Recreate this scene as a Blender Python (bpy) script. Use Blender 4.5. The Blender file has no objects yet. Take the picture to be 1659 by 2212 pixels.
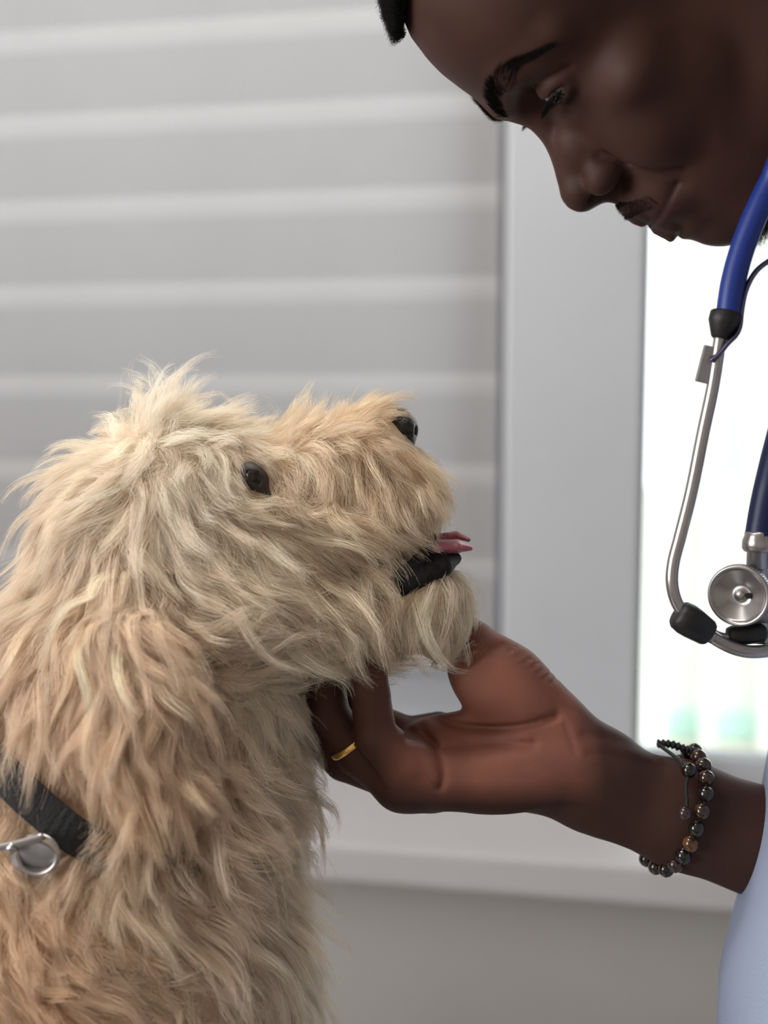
import bpy, math, random
import numpy as np
from mathutils import Matrix, Vector

rng = np.random.default_rng(7)
random.seed(7)
scene = bpy.context.scene
COL = scene.collection

# ------------------------------------------------------------------ camera
FPX = 2400.0            # focal length in pixels of the 1659 x 2212 frame
D0 = 0.57               # distance of the subject plane (m)
PX = D0 / FPX           # size of one pixel on that plane (m)
PITCH = math.atan(226 / FPX)
CAM_Z = 1.30
cam_data = bpy.data.cameras.new('camera')
cam_data.sensor_fit = 'HORIZONTAL'
cam_data.sensor_width = 36.0
cam_data.lens = 36.0 * FPX / 1659.0
cam_data.clip_start = 0.02
cam_data.dof.use_dof = True
cam_data.dof.focus_distance = 0.555
cam_data.dof.aperture_fstop = 4.6
cam = bpy.data.objects.new('camera', cam_data)
COL.objects.link(cam)
cam.location = (0, 0, CAM_Z)
cam.rotation_euler = (math.pi / 2 - PITCH, 0, 0)
scene.camera = cam
sn, cs = math.sin(PITCH), math.cos(PITCH)
CAMPOS = np.array([0, 0, CAM_Z])
AX = np.array([[1, 0, 0], [0, sn, cs], [0, -cs, sn]])    # rows: right, up, towards the camera

# ------------------------------------------------------------------ world, lights, exposure
world = bpy.data.worlds.new('overcast_sky')
scene.world = world
world.use_nodes = True
wn = world.node_tree
wbg = wn.nodes['Background']
wbg.inputs['Color'].default_value = (0.93, 0.97, 1.0, 1)
wbg.inputs['Strength'].default_value = 4.5

def area_light(name, loc, rot, sx, sy, power, colour):
    d = bpy.data.lights.new(name, 'AREA')
    d.shape = 'RECTANGLE'; d.size = sx; d.size_y = sy; d.energy = power; d.color = colour
    o = bpy.data.objects.new(name, d); COL.objects.link(o)
    o.location = loc; o.rotation_euler = rot
    return o
# daylight of the window in the left wall (its opening is built with the room)
area_light('side_window_daylight', (-1.93, -0.25, 1.62), (0, math.radians(-90), 0), 1.2, 1.5, 34.0, (1.0, 0.965, 0.91))
# the ceiling panel lamp
area_light('ceiling_panel_light', (-0.35, 0.55, 2.59), (0, 0, 0), 1.15, 0.55, 27.0, (1.0, 0.95, 0.87))

vs = scene.view_settings
vs.view_transform = 'Standard'
vs.look = 'None'
vs.exposure = 0.0
vs.gamma = 1.0
vs.use_curve_mapping = False
try:
    scene.cycles.use_denoising = True
    scene.cycles.max_bounces = 9
    scene.cycles.use_adaptive_sampling = True
    scene.cycles.adaptive_threshold = 0.06
    scene.cycles.adaptive_min_samples = 16
    scene.cycles.diffuse_bounces = 5
    scene.cycles.transparent_max_bounces = 12
    scene.cycles.caustics_reflective = False
    scene.cycles.caustics_refractive = False
    scene.cycles_curves.shape = 'RIBBONS'
except Exception:
    pass

# ------------------------------------------------------------------ stage space helpers
# stage units: u right, v down, w towards the camera, 1 unit = PX metres, (829.5,1106,0) on the optical axis at D0
def S(px, py, w=0.0):
    k = 1.0 - w / FPX
    return np.array([829.5 + (px - 829.5) * k, 1106 + (py - 1106) * k, w], float)
def stage_to_world(P):
    P = np.asarray(P, float)
    c = np.stack([(P[..., 0] - 829.5) * PX, -(P[..., 1] - 1106) * PX, P[..., 2] * PX - D0], -1)
    return CAMPOS + c @ AX
def dir_to_world(d):
    d = np.asarray(d, float)
    return np.stack([d[..., 0], -d[..., 1], d[..., 2]], -1) @ AX
def at(px, py, w=0.0):
    return stage_to_world(S(px, py, w))

def lin(c):
    c = np.asarray(c, float) / 255.0
    return np.where(c <= 0.04045, c / 12.92, ((c + 0.055) / 1.055) ** 2.4)

# ------------------------------------------------------------------ materials
def mat(name, col, rough=0.5, metal=0.0, noise=0.0, nscale=40.0, bump=0.0, bscale=300.0, spec=0.5, trans=0.0, sss=0.0, coat=0.0, srgb=True, dark=None):
    m = bpy.data.materials.new(name); m.use_nodes = True
    nt = m.node_tree; b = nt.nodes['Principled BSDF']
    c = tuple(lin(col)) if srgb else tuple(col)
    b.inputs['Base Color'].default_value = (*c, 1)
    b.inputs['Roughness'].default_value = rough
    b.inputs['Metallic'].default_value = metal
    b.inputs['Specular IOR Level'].default_value = spec
    b.inputs['Coat Weight'].default_value = coat
    if trans:
        b.inputs['Transmission Weight'].default_value = trans
    if sss:
        b.inputs['Subsurface Weight'].default_value = sss
        b.inputs['Subsurface Scale'].default_value = 0.004
        b.inputs['Subsurface Radius'].default_value = (1.0, 0.35, 0.2)
    tc = nt.nodes.new('ShaderNodeTexCoord')
    if noise:
        n = nt.nodes.new('ShaderNodeTexNoise'); n.inputs['Scale'].default_value = nscale; n.inputs['Detail'].default_value = 5
        nt.links.new(tc.outputs['Object'], n.inputs['Vector'])
        r = nt.nodes.new('ShaderNodeMix'); r.data_type = 'RGBA'
        d = tuple(lin(dark)) if dark is not None else tuple(x * (1 - noise) for x in c)
        r.inputs[6].default_value = (*d, 1); r.inputs[7].default_value = (*[min(1, x * (1 + (noise if dark is None else 0))) for x in c], 1)
        rp = nt.nodes.new('ShaderNodeMapRange'); rp.inputs[1].default_value = 0.32; rp.inputs[2].default_value = 0.68
        nt.links.new(n.outputs['Fac'], rp.inputs[0]); nt.links.new(rp.outputs[0], r.inputs[0])
        nt.links.new(r.outputs[2], b.inputs['Base Color'])
    if bump:
        n2 = nt.nodes.new('ShaderNodeTexNoise'); n2.inputs['Scale'].default_value = bscale; n2.inputs['Detail'].default_value = 4
        nt.links.new(tc.outputs['Object'], n2.inputs['Vector'])
        bp = nt.nodes.new('ShaderNodeBump'); bp.inputs['Strength'].default_value = bump; bp.inputs['Distance'].default_value = 0.001
        nt.links.new(n2.outputs['Fac'], bp.inputs['Height']); nt.links.new(bp.outputs['Normal'], b.inputs['Normal'])
    return m

# ------------------------------------------------------------------ objects
def tag(o, label=None, cat=None, group=None, kind=None):
    if label: o['label'] = label
    if cat: o['category'] = cat
    if group: o['group'] = group
    if kind: o['kind'] = kind
    return o
def empty(name, loc):
    o = bpy.data.objects.new(name, None); COL.objects.link(o); o.location = loc
    o.empty_display_size = 0.05
    return o
bpy.context.view_layer.update()
def mesh_obj(name, verts, faces, material, parent=None, smooth=True):
    """verts in world coordinates; the object's origin goes to the base centre of its box"""
    v = np.asarray(verts, float)
    lo, hi = v.min(0), v.max(0)
    org = np.array([(lo[0] + hi[0]) / 2, (lo[1] + hi[1]) / 2, lo[2]])
    me = bpy.data.meshes.new(name)
    if isinstance(faces, np.ndarray):
        me.vertices.add(len(v)); me.vertices.foreach_set('co', (v - org).astype(np.float32).ravel())
        n, k = faces.shape
        me.loops.add(n * k); me.loops.foreach_set('vertex_index', faces.astype(np.int32).ravel())
        me.polygons.add(n); me.polygons.foreach_set('loop_start', np.arange(0, n * k, k, dtype=np.int32))
        me.update(calc_edges=True)
    else:
        me.from_pydata([tuple(p) for p in (v - org)], [], faces); me.update()
    if smooth:
        me.polygons.foreach_set('use_smooth', np.ones(len(me.polygons), bool))
    me.materials.append(material)
    o = bpy.data.objects.new(name, me); COL.objects.link(o)
    if parent is not None:
        o.parent = parent
        po = np.array(world_loc(parent))
        o.location = org - po
    else:
        o.location = org
    return o
def world_loc(o):
    l = Vector(o.location)
    while o.parent is not None:
        o = o.parent; l = l + Vector(o.location)
    return l

class MB:
    """collects shapes (world coordinates) for ONE mesh"""
    def __init__(self): self.v = []; self.f = []
    def add(self, v, f):
        n = len(self.v); self.v += [tuple(p) for p in v]; self.f += [tuple(i + n for i in q) for q in f]; return self
    def box(self, lo, hi, M=None, bev=0.0):
        x0, y0, z0 = lo; x1, y1, z1 = hi
        if bev <= 0:
            v = [(x0, y0, z0), (x1, y0, z0), (x1, y1, z0), (x0, y1, z0), (x0, y0, z1), (x1, y0, z1), (x1, y1, z1), (x0, y1, z1)]
            f = [(0, 3, 2, 1), (4, 5, 6, 7), (0, 1, 5, 4), (1, 2, 6, 5), (2, 3, 7, 6), (3, 0, 4, 7)]
        else:
            import bmesh
            bm = bmesh.new()
            bmesh.ops.create_cube(bm, size=1.0)
            for q in bm.verts:
                q.co = Vector(((x0 + x1) / 2 + q.co.x * (x1 - x0), (y0 + y1) / 2 + q.co.y * (y1 - y0), (z0 + z1) / 2 + q.co.z * (z1 - z0)))
            bmesh.ops.bevel(bm, geom=bm.edges[:], offset=bev, segments=2, profile=0.5, affect='EDGES')
            bm.verts.index_update()
            v = [tuple(q.co) for q in bm.verts]; f = [tuple(q.index for q in p.verts) for p in bm.faces]
            bm.free()
        if M is not None: v = [tuple(M @ Vector(p)) for p in v]
        return self.add(v, f)
    def tube(self, pts, rad, seg=14, cap=True, flat=None):
        """pts world; rad scalar or list; flat=(direction, factor) squashes the section along a direction"""
        P = np.asarray(pts, float); n = len(P)
        R = np.full(n, rad, float) if np.isscalar(rad) else np.asarray(rad, float)
        T = np.gradient(P, axis=0); T /= np.linalg.norm(T, axis=1)[:, None] + 1e-12
        up = np.array([0, 0, 1.0]) if abs(T[0][2]) < 0.9 else np.array([0, 1.0, 0])
        if flat is not None: up = np.asarray(flat[0], float)
        N = np.cross(T[0], up); N /= np.linalg.norm(N)
        rings = []
        for i in range(n):
            N = N - T[i] * (N @ T[i]); N /= np.linalg.norm(N)
            B = np.cross(T[i], N)
            a = np.arange(seg) * 2 * math.pi / seg
            k = 1.0 if flat is None else flat[1]
            rings.append(P[i] + R[i] * (np.cos(a)[:, None] * N + k * np.sin(a)[:, None] * B))
        v = np.concatenate(rings); f = []
        for i in range(n - 1):
            for j in range(seg):
                k = (j + 1) % seg
                f.append((i * seg + j, i * seg + k, (i + 1) * seg + k, (i + 1) * seg + j))
        if cap:
            f.append(tuple(range(seg - 1, -1, -1))); f.append(tuple((n - 1) * seg + j for j in range(seg)))
        return self.add(v, f)
    def lathe(self, prof, origin, axis, seg=40, ref=None):
        """prof: list of (radius, height along axis)"""
        a = np.asarray(axis, float); a /= np.linalg.norm(a)
        r = np.array([0, 0, 1.0]) if abs(a[2]) < 0.9 else np.array([1.0, 0, 0])
        N = np.cross(a, r); N /= np.linalg.norm(N); B = np.cross(a, N)
        ang = np.arange(seg) * 2 * math.pi / seg
        v = []; f = []
        for (q, h) in prof:
            v += [tuple(np.asarray(origin) + a * h + q * (math.cos(t) * N + math.sin(t) * B)) for t in ang]
        for i in range(len(prof) - 1):
            for j in range(seg):
                k = (j + 1) % seg
                f.append((i * seg + j, i * seg + k, (i + 1) * seg + k, (i + 1) * seg + j))
        f.append(tuple(range(seg - 1, -1, -1))); f.append(tuple((len(prof) - 1) * seg + j for j in range(seg)))
        return self.add(v, f)
    def build(self, name, material, parent=None, smooth=True):
        return mesh_obj(name, self.v, self.f, material, parent, smooth)

def spline(pts, n):
    """Catmull-Rom through pts (k,d), n samples"""
    P = np.asarray(pts, float); k = len(P)
    Q = np.vstack([2 * P[0] - P[1], P, 2 * P[-1] - P[-2]])
    out = []
    for t in np.linspace(0, k - 1 - 1e-9, n):
        i = int(t); s = t - i
        a, b, c, d = Q[i], Q[i + 1], Q[i + 2], Q[i + 3]
        out.append(0.5 * (2 * b + (c - a) * s + (2 * a - 5 * b + 4 * c - d) * s * s + (3 * b - a - 3 * c + d) * s ** 3))
    return np.array(out)

# ------------------------------------------------------------------ implicit surfaces on a grid
class Field:
    def __init__(self, lo, hi, h):
        self.lo = np.asarray(lo, float); self.h = float(h)
        self.n = np.ceil((np.asarray(hi, float) - self.lo) / h).astype(int) + 1
        self.ax = [(self.lo[i] + np.arange(self.n[i]) * h).astype(np.float32) for i in range(3)]
        self.F = np.full(self.n, 1e3 * h, np.float32)
    def _sub(self, lo, hi):
        a = np.clip(np.floor((np.asarray(lo) - self.lo) / self.h).astype(int), 0, self.n)
        b = np.clip(np.ceil((np.asarray(hi) - self.lo) / self.h).astype(int) + 1, 0, self.n)
        sl = tuple(slice(a[i], b[i]) for i in range(3))
        g = [self.ax[0][sl[0]][:, None, None], self.ax[1][sl[1]][None, :, None], self.ax[2][sl[2]][None, None, :]]
        return sl, g
    def _op(self, sl, d, mode, k):
        A = self.F[sl]
        if mode == 'add':
            if k > 0:
                h = np.maximum(k - np.abs(A - d), 0) / k
                self.F[sl] = np.minimum(A, d) - h * h * k * 0.25
            else: self.F[sl] = np.minimum(A, d)
        else:
            d = -d
            if k > 0:
                h = np.maximum(k - np.abs(A - d), 0) / k
                self.F[sl] = np.maximum(A, d) + h * h * k * 0.25
            else: self.F[sl] = np.maximum(A, d)
    def ell(self, c, r, k=0, mode='add', R=None, margin=None):
        c = np.asarray(c, float); r = np.asarray(r, float)
        m = (margin if margin is not None else k + 6 * self.h) + r.max()
        sl, (x, y, z) = self._sub(c - m, c + m)
        p = [x - c[0], y - c[1], z - c[2]]
        if R is not None:
            R = np.asarray(R, float)      # rows: local axes
            p = [p[0] * R[i][0] + p[1] * R[i][1] + p[2] * R[i][2] for i in range(3)]
        k0 = np.sqrt((p[0] / r[0]) ** 2 + (p[1] / r[1]) ** 2 + (p[2] / r[2]) ** 2) + 1e-6
        k1 = np.sqrt((p[0] / r[0] ** 2) ** 2 + (p[1] / r[1] ** 2) ** 2 + (p[2] / r[2] ** 2) ** 2) + 1e-9
        self._op(sl, (k0 * (k0 - 1) / k1).astype(np.float32), mode, k)
        return self
    def cap(self, a, b, ra, rb, k=0, mode='add', sz=(1, 1, 1), margin=None):
        a = np.asarray(a, float); b = np.asarray(b, float)
        m = (margin if margin is not None else k + 6 * self.h) + max(ra, rb) / min(1, *sz)
        sl, (x, y, z) = self._sub(np.minimum(a, b) - m, np.maximum(a, b) + m)
        ba = b - a
        t = ((x - a[0]) * ba[0] + (y - a[1]) * ba[1] + (z - a[2]) * ba[2]) / (ba @ ba)
        t = np.clip(t, 0, 1)
        d = np.sqrt(((x - a[0] - t * ba[0]) * sz[0]) ** 2 + ((y - a[1] - t * ba[1]) * sz[1]) ** 2 + ((z - a[2] - t * ba[2]) * sz[2]) ** 2)
        self._op(sl, (d - (ra + (rb - ra) * t)).astype(np.float32), mode, k)
        return self
    def chain(self, pts, rad, k=0, mode='add', sz=(1, 1, 1), margin=None):
        for i in range(len(pts) - 1):
            self.cap(pts[i], pts[i + 1], rad[i], rad[i + 1], k if i == 0 else 1.2 * self.h, mode, sz, margin)
        return self
    def mesh(self, smooth=2):
        F = self.F
        ins = F < 0
        c = ins[:-1, :-1, :-1].astype(np.int8)
        cnt = np.zeros_like(c)
        for dx in (0, 1):
            for dy in (0, 1):
                for dz in (0, 1):
                    cnt += ins[dx:dx + F.shape[0] - 1, dy:dy + F.shape[1] - 1, dz:dz + F.shape[2] - 1]
        act = (cnt > 0) & (cnt < 8)
        idx = np.full(act.shape, -1, np.int32)
        I = np.argwhere(act); N = len(I)
        idx[act] = np.arange(N)
        acc = np.zeros((N, 3)); w = np.zeros(N)
        corner = [(dx, dy, dz) for dx in (0, 1) for dy in (0, 1) for dz in (0, 1)]
        val = {q: F[I[:, 0] + q[0], I[:, 1] + q[1], I[:, 2] + q[2]].astype(float) for q in corner}
        for q in corner:
            for a in range(3):
                if q[a] == 0:
                    r = list(q); r[a] = 1; r = tuple(r)
                    A, B = val[q], val[r]
                    x = (A < 0) != (B < 0)
                    t = np.where(x, A / np.where(x, A - B, 1), 0)
                    p = np.tile(np.array(q, float), (N, 1)); p[:, a] += t
                    acc[x] += p[x]; w[x] += 1
        V = self.lo + (I + acc / w[:, None]) * self.h
        quads = []
        for a in range(3):
            b, c2 = (a + 1) % 3, (a + 2) % 3
            s0 = [slice(None)] * 3; s1 = [slice(None)] * 3
            s0[a] = slice(0, -1); s1[a] = slice(1, None)
            x = ins[tuple(s0)] != ins[tuple(s1)]
            E = np.argwhere(x)
            ok = (E[:, b] > 0) & (E[:, c2] > 0) & (E[:, b] < F.shape[b] - 1) & (E[:, c2] < F.shape[c2] - 1)
            E = E[ok]
            inside = ins[E[:, 0], E[:, 1], E[:, 2]]
            def cell(db, dc):
                C = E.copy(); C[:, b] += db; C[:, c2] += dc
                return idx[C[:, 0], C[:, 1], C[:, 2]]
            q = np.stack([cell(-1, -1), cell(0, -1), cell(0, 0), cell(-1, 0)], 1)
            q[~inside] = q[~inside][:, ::-1]
            quads.append(q)
        Q = np.concatenate(quads)
        Q = Q[(Q >= 0).all(1)]
        e = np.concatenate([Q[:, [0, 1]], Q[:, [1, 2]], Q[:, [2, 3]], Q[:, [3, 0]]])
        deg = np.bincount(e[:, 0], minlength=N) + np.bincount(e[:, 1], minlength=N)
        for it in range(smooth):
            for lam in (0.55, -0.56):
                s = np.zeros_like(V)
                for ax in range(3):
                    s[:, ax] = np.bincount(e[:, 0], V[e[:, 1], ax], N) + np.bincount(e[:, 1], V[e[:, 0], ax], N)
                V = V + lam * (s / np.maximum(deg, 1)[:, None] - V)
        return V, Q
    def sample(self, P):
        """trilinear value and gradient at points P (n,3)"""
        q = (P - self.lo) / self.h
        q = np.clip(q, 0.001, self.n - 1.001)
        i = q.astype(int); t = q - i
        F = self.F
        c = {}
        for dx in (0, 1):
            for dy in (0, 1):
                for dz in (0, 1):
                    c[dx, dy, dz] = F[i[:, 0] + dx, i[:, 1] + dy, i[:, 2] + dz]
        tx, ty, tz = t.T
        def L(a, b, s): return a * (1 - s) + b * s
        x00 = L(c[0, 0, 0], c[1, 0, 0], tx); x10 = L(c[0, 1, 0], c[1, 1, 0], tx); x01 = L(c[0, 0, 1], c[1, 0, 1], tx); x11 = L(c[0, 1, 1], c[1, 1, 1], tx)
        v = L(L(x00, x10, ty), L(x01, x11, ty), tz)
        gz = L(x01, x11, ty) - L(x00, x10, ty)
        gy = L(x10, x11, tz) - L(x00, x01, tz)
        y00 = L(c[0, 0, 0], c[0, 1, 0], ty); y10 = L(c[1, 0, 0], c[1, 1, 0], ty); y01 = L(c[0, 0, 1], c[0, 1, 1], ty); y11 = L(c[1, 0, 1], c[1, 1, 1], ty)
        gx = L(y10, y11, tz) - L(y00, y01, tz)
        g = np.stack([gx, gy, gz], 1)
        g /= np.linalg.norm(g, axis=1)[:, None] + 1e-9
        return v, g

def rows_from_axis(a, ref=(0, 0, 1)):
    """rotation rows: first local axis along a, third as near ref as possible"""
    a = np.asarray(a, float); a = a / np.linalg.norm(a)
    r = np.asarray(ref, float); r = r - a * (r @ a); r /= np.linalg.norm(r)
    return np.stack([a, np.cross(r, a), r])

def hair_curves(name, pts, material, parent, r0, r1, colours=None):
    """pts: (n,k,3) world; r0/r1 root and tip radius (m, scalars or per strand)"""
    n, k, _ = pts.shape
    hc = bpy.data.hair_curves.new(name)
    hc.add_curves([k] * n)
    po = np.array(world_loc(parent)) if parent is not None else np.zeros(3)
    hc.attributes['position'].data.foreach_set('vector', (pts - po).astype(np.float32).ravel())
    ra = hc.attributes.get('radius') or hc.attributes.new('radius', 'FLOAT', 'POINT')
    t = np.linspace(0, 1, k)
    r0 = np.broadcast_to(np.asarray(r0, float), (n,)); r1 = np.broadcast_to(np.asarray(r1, float), (n,))
    rad = r0[:, None] * (1 - t ** 2) + r1[:, None] * t ** 2
    ra.data.foreach_set('value', rad.astype(np.float32).ravel())
    if colours is not None:
        ca = hc.attributes.new('tint', 'FLOAT_VECTOR', 'CURVE')
        ca.data.foreach_set('vector', colours.astype(np.float32).ravel())
    hc.materials.append(material)
    o = bpy.data.objects.new(name, hc); COL.objects.link(o)
    if parent is not None: o.parent = parent
    return o
def sample_mesh(V, Q, n, weight=None):
    T = np.concatenate([Q[:, [0, 1, 2]], Q[:, [0, 2, 3]]]) if Q.shape[1] == 4 else Q
    a, b, c = V[T[:, 0]], V[T[:, 1]], V[T[:, 2]]
    nr = np.cross(b - a, c - a); ar = np.linalg.norm(nr, axis=1) + 1e-12
    w = ar.copy()
    if weight is not None: w = w * weight((a + b + c) / 3, nr / ar[:, None])
    i = rng.choice(len(T), n, p=w / w.sum())
    r1 = np.sqrt(rng.random(n))[:, None]; r2 = rng.random(n)[:, None]
    return a[i] * (1 - r1) + b[i] * r1 * (1 - r2) + c[i] * r1 * r2, nr[i] / ar[i][:, None]

# ================================================================== ROOM
WALL_ANG = math.radians(10.5)
WALL_D = 1.46
WM = Matrix.Translation((0, WALL_D, 0)) @ Matrix.Rotation(-WALL_ANG, 4, 'Z')   # wall space: x along the wall, y outwards, z up
WMI = WM.inverted()
def wall_hit(px, py, yoff=0.0):
    d = np.array([(px - 829.5) / FPX, -(py - 1106) / FPX, -1.0]) @ AX
    o = WMI @ Vector(CAMPOS); v = WMI.to_3x3() @ Vector(d)
    t = (yoff - o.y) / v.y
    p = o + v * t
    return p.x, p.z
m_wall = mat('wall_paint', (192, 190, 187), 0.85, noise=0.04, nscale=3, bump=0.15, bscale=180)
m_room = mat('room_paint', (196, 190, 184), 0.9, noise=0.03, nscale=2)
m_frame = mat('white_frame_lacquer', (172, 175, 182), 0.45, noise=0.02, nscale=6)
m_sill = mat('sill_lacquer', (174, 172, 175), 0.4, noise=0.02, nscale=5)
m_floor = mat('floor_vinyl', (128, 122, 116), 0.6, noise=0.08, nscale=6)

POST_L = wall_hit(1092, 700)[0]
POST_R = wall_hit(1385, 1000)[0]
SILL_Z = 0.793
OPEN_TOP = 2.28
def wbox(name, lo, hi, m, parent=None, bev=0.0, kind=None, smooth=False):
    o = MB().box(lo, hi, WM, bev).build(name, m, parent, smooth)
    if kind: o['kind'] = kind
    return o
XL, XR = -1.75, 1.85          # extent of the window band along the wall
wall = MB()
wall.box((-2.3, 0, 0), (2.6, 0.22, SILL_Z - 0.045), WM)
wall.box((-2.3, 0, OPEN_TOP), (2.6, 0.22, 2.75), WM)
wall.box((-2.3, 0, SILL_Z - 0.045), (XL, 0.22, OPEN_TOP), WM)
wall.box((XR, 0, SILL_Z - 0.045), (2.6, 0.22, OPEN_TOP), WM)
wall_back = tag(wall.build('wall_back', m_wall, smooth=False), kind='structure')
sill = wbox('trim_1', (XL - 0.05, -0.215, SILL_Z - 0.045), (XR + 0.05, 0.2, SILL_Z), m_sill, bev=0.004, kind='structure')
sill['label'] = 'white window sill under the blind and the bright window'
sill_shade = wbox('trim_shade', (XL - 0.03, -0.018, SILL_Z - 0.07), (XR + 0.03, 0.0, SILL_Z - 0.045), mat('painted_sill_shadow', (120, 120, 120), 0.8), kind='structure')  # grey strip painted as the shadow line under the sill
# window post between the two windows
post = wbox('trim_3', (POST_L, -0.02, SILL_Z), (POST_R, 0.16, OPEN_TOP), m_frame, bev=0.006, kind='structure')
# left window, behind the blind
win1 = empty('window_1', WM @ Vector(((XL + POST_L) / 2, 0.1, SILL_Z))); tag(win1, kind='structure')
for lo, hi in (((XL, 0.08, SILL_Z), (POST_L, 0.15, 0.985)), ((XL, 0.08, OPEN_TOP - 0.07), (POST_L, 0.15, OPEN_TOP)),
               ((XL, 0.08, 0.985), (XL + 0.07, 0.15, OPEN_TOP - 0.07)), ((POST_L - 0.07, 0.08, 0.985), (POST_L, 0.15, OPEN_TOP - 0.07))):
    wbox('window_frame', lo, hi, m_frame, win1, 0.004)
m_glass = bpy.data.materials.new('window_glass'); m_glass.use_nodes = True
_nt = m_glass.node_tree; _nt.nodes.clear()
_o = _nt.nodes.new('ShaderNodeOutputMaterial'); _t = _nt.nodes.new('ShaderNodeBsdfTransparent'); _g = _nt.nodes.new('ShaderNodeBsdfGlossy'); _x = _nt.nodes.new('ShaderNodeMixShader')
_f = _nt.nodes.new('ShaderNodeFresnel'); _f.inputs[0].default_value = 1.45
_g.inputs['Roughness'].default_value = 0.02; _t.inputs[0].default_value = (0.96, 0.985, 0.975, 1)
_nt.links.new(_f.outputs[0], _x.inputs[0]); _nt.links.new(_t.outputs[0], _x.inputs[1]); _nt.links.new(_g.outputs[0], _x.inputs[2]); _nt.links.new(_x.outputs[0], _o.inputs[0])
wbox('pane', (XL + 0.07, 0.11, 0.985), (POST_L - 0.07, 0.116, OPEN_TOP - 0.07), m_glass, win1)
# right window: frameless pane beside the post
win2 = empty('window_2', WM @ Vector(((XR + POST_R) / 2, 0.1, SILL_Z))); tag(win2, kind='structure')
for lo, hi in (((POST_R, 0.1, SILL_Z), (XR, 0.15, SILL_Z + 0.03)), ((POST_R, 0.1, OPEN_TOP - 0.05), (XR, 0.15, OPEN_TOP)),
               ((POST_R, 0.1, SILL_Z + 0.03), (POST_R + 0.012, 0.15, OPEN_TOP - 0.05)), ((XR - 0.05, 0.1, SILL_Z + 0.03), (XR, 0.15, OPEN_TOP - 0.05))):
    wbox('window_frame', lo, hi, m_frame, win2, 0.003)
wbox('pane', (POST_R + 0.012, 0.122, SILL_Z + 0.03), (XR - 0.05, 0.128, OPEN_TOP - 0.05), m_glass, win2)

# zebra roller blind: opaque bands and sheer strips, bottom bar
def fabric(name, col, transl, tcol):
    m = bpy.data.materials.new(name); m.use_nodes = True; nt = m.node_tree; nt.nodes.clear()
    o = nt.nodes.new('ShaderNodeOutputMaterial'); d = nt.nodes.new('ShaderNodeBsdfDiffuse'); t = nt.nodes.new('ShaderNodeBsdfTranslucent'); x = nt.nodes.new('ShaderNodeMixShader')
    tc = nt.nodes.new('ShaderNodeTexCoord'); n = nt.nodes.new('ShaderNodeTexNoise'); n.inputs['Scale'].default_value = 7; n.inputs['Detail'].default_value = 3
    r = nt.nodes.new('ShaderNodeMix'); r.data_type = 'RGBA'
    c = lin(col); r.inputs[6].default_value = (*(c * 0.93), 1); r.inputs[7].default_value = (*(c * 1.05), 1)
    nt.links.new(tc.outputs['Object'], n.inputs['Vector']); nt.links.new(n.outputs['Fac'], r.inputs[0]); nt.links.new(r.outputs[2], d.inputs[0])
    t.inputs[0].default_value = (*lin(tcol), 1); x.inputs[0].default_value = transl
    nt.links.new(d.outputs[0], x.inputs[1]); nt.links.new(t.outputs[0], x.inputs[2]); nt.links.new(x.outputs[0], o.inputs[0])
    return m
m_band = fabric('blind_band_fabric', (156, 155, 157), 0.185, (215, 216, 222))
m_sheer = fabric('blind_sheer_fabric', (174, 173, 175), 0.203, (218, 219, 225))
BL_R = POST_L - 0.012
BY = 0.035
blind = empty('zebra_blind', WM @ Vector(((XL + BL_R) / 2, BY, 0.955)))
tag(blind, 'pale grey zebra roller blind with sheer strips drawn down over the left window', 'blind')
edges_px = [-300, -107, 85, 275, 465, 655, 855, 1045, 1240]
zs = [wall_hit(500, e, BY)[1] for e in edges_px]
x500 = wall_hit(500, 880, BY)[0]
zs.append(0.958)
STRIP = 0.029
for i in range(len(zs) - 1):
    ztop, zbot = zs[i], zs[i + 1]
    if zbot > OPEN_TOP - 0.05: continue
    def sheet(name, prof, m):
        v = []; n = len(prof)
        for (yy, zz) in prof: v += [tuple(WM @ Vector((XL + 0.02, yy, zz))), tuple(WM @ Vector((BL_R, yy, zz)))]
        return MB().add(v, [(2 * a, 2 * a + 1, 2 * a + 3, 2 * a + 2) for a in range(n - 1)]).build(name, m, blind, True)
    last = i == len(zs) - 2
    sheet('opaque_band', [(BY + 0.004, zbot + (0 if last else STRIP)), (BY + 0.003, (zbot + ztop) / 2), (BY + 0.004, ztop)], m_band)
    if not last:
        sheet('sheer_strip', [(BY + 0.0042 - 0.0015 * math.sin(t * math.pi), zbot + STRIP * (1 - t)) for t in np.linspace(0, 1, 6)], m_sheer)
wbox('bottom_bar', (XL + 0.02, BY - 0.006, 0.948), (BL_R, BY + 0.018, 0.985), mat('blind_bar', (190, 187, 187), 0.5), blind, 0.003)
wbox('roller_tube', (XL + 0.02, BY - 0.02, OPEN_TOP - 0.09), (BL_R, BY + 0.05, OPEN_TOP - 0.005), m_frame, blind, 0.01)

# the rest of the room (behind and beside the camera)
fl = tag(MB().box((-2.0, -2.2, -0.05), (2.0, 2.2, 0.0)).build('floor', m_floor, smooth=False), kind='structure')
ce = tag(MB().box((-2.0, -2.2, 2.62), (2.0, 2.2, 2.7)).build('ceiling', m_room, smooth=False), kind='structure')
lw = MB()
lw.box((-2.1, -2.2, 0), (-2.0, -1.0, 2.62)); lw.box((-2.1, 0.5, 0), (-2.0, 2.2, 2.62)); lw.box((-2.1, -1.0, 0), (-2.0, 0.5, 1.0)); lw.box((-2.1, -1.0, 2.24), (-2.0, 0.5, 2.62))
tag(lw.build('wall_left', m_room, smooth=False), kind='structure')
tag(MB().box((2.0, -2.2, 0), (2.1, 2.2, 2.62)).build('wall_right', m_room, smooth=False), kind='structure')
tag(MB().box((-2.0, -2.3, 0), (2.0, -2.2, 2.62)).build('wall_front', m_room, smooth=False), kind='structure')
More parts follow.
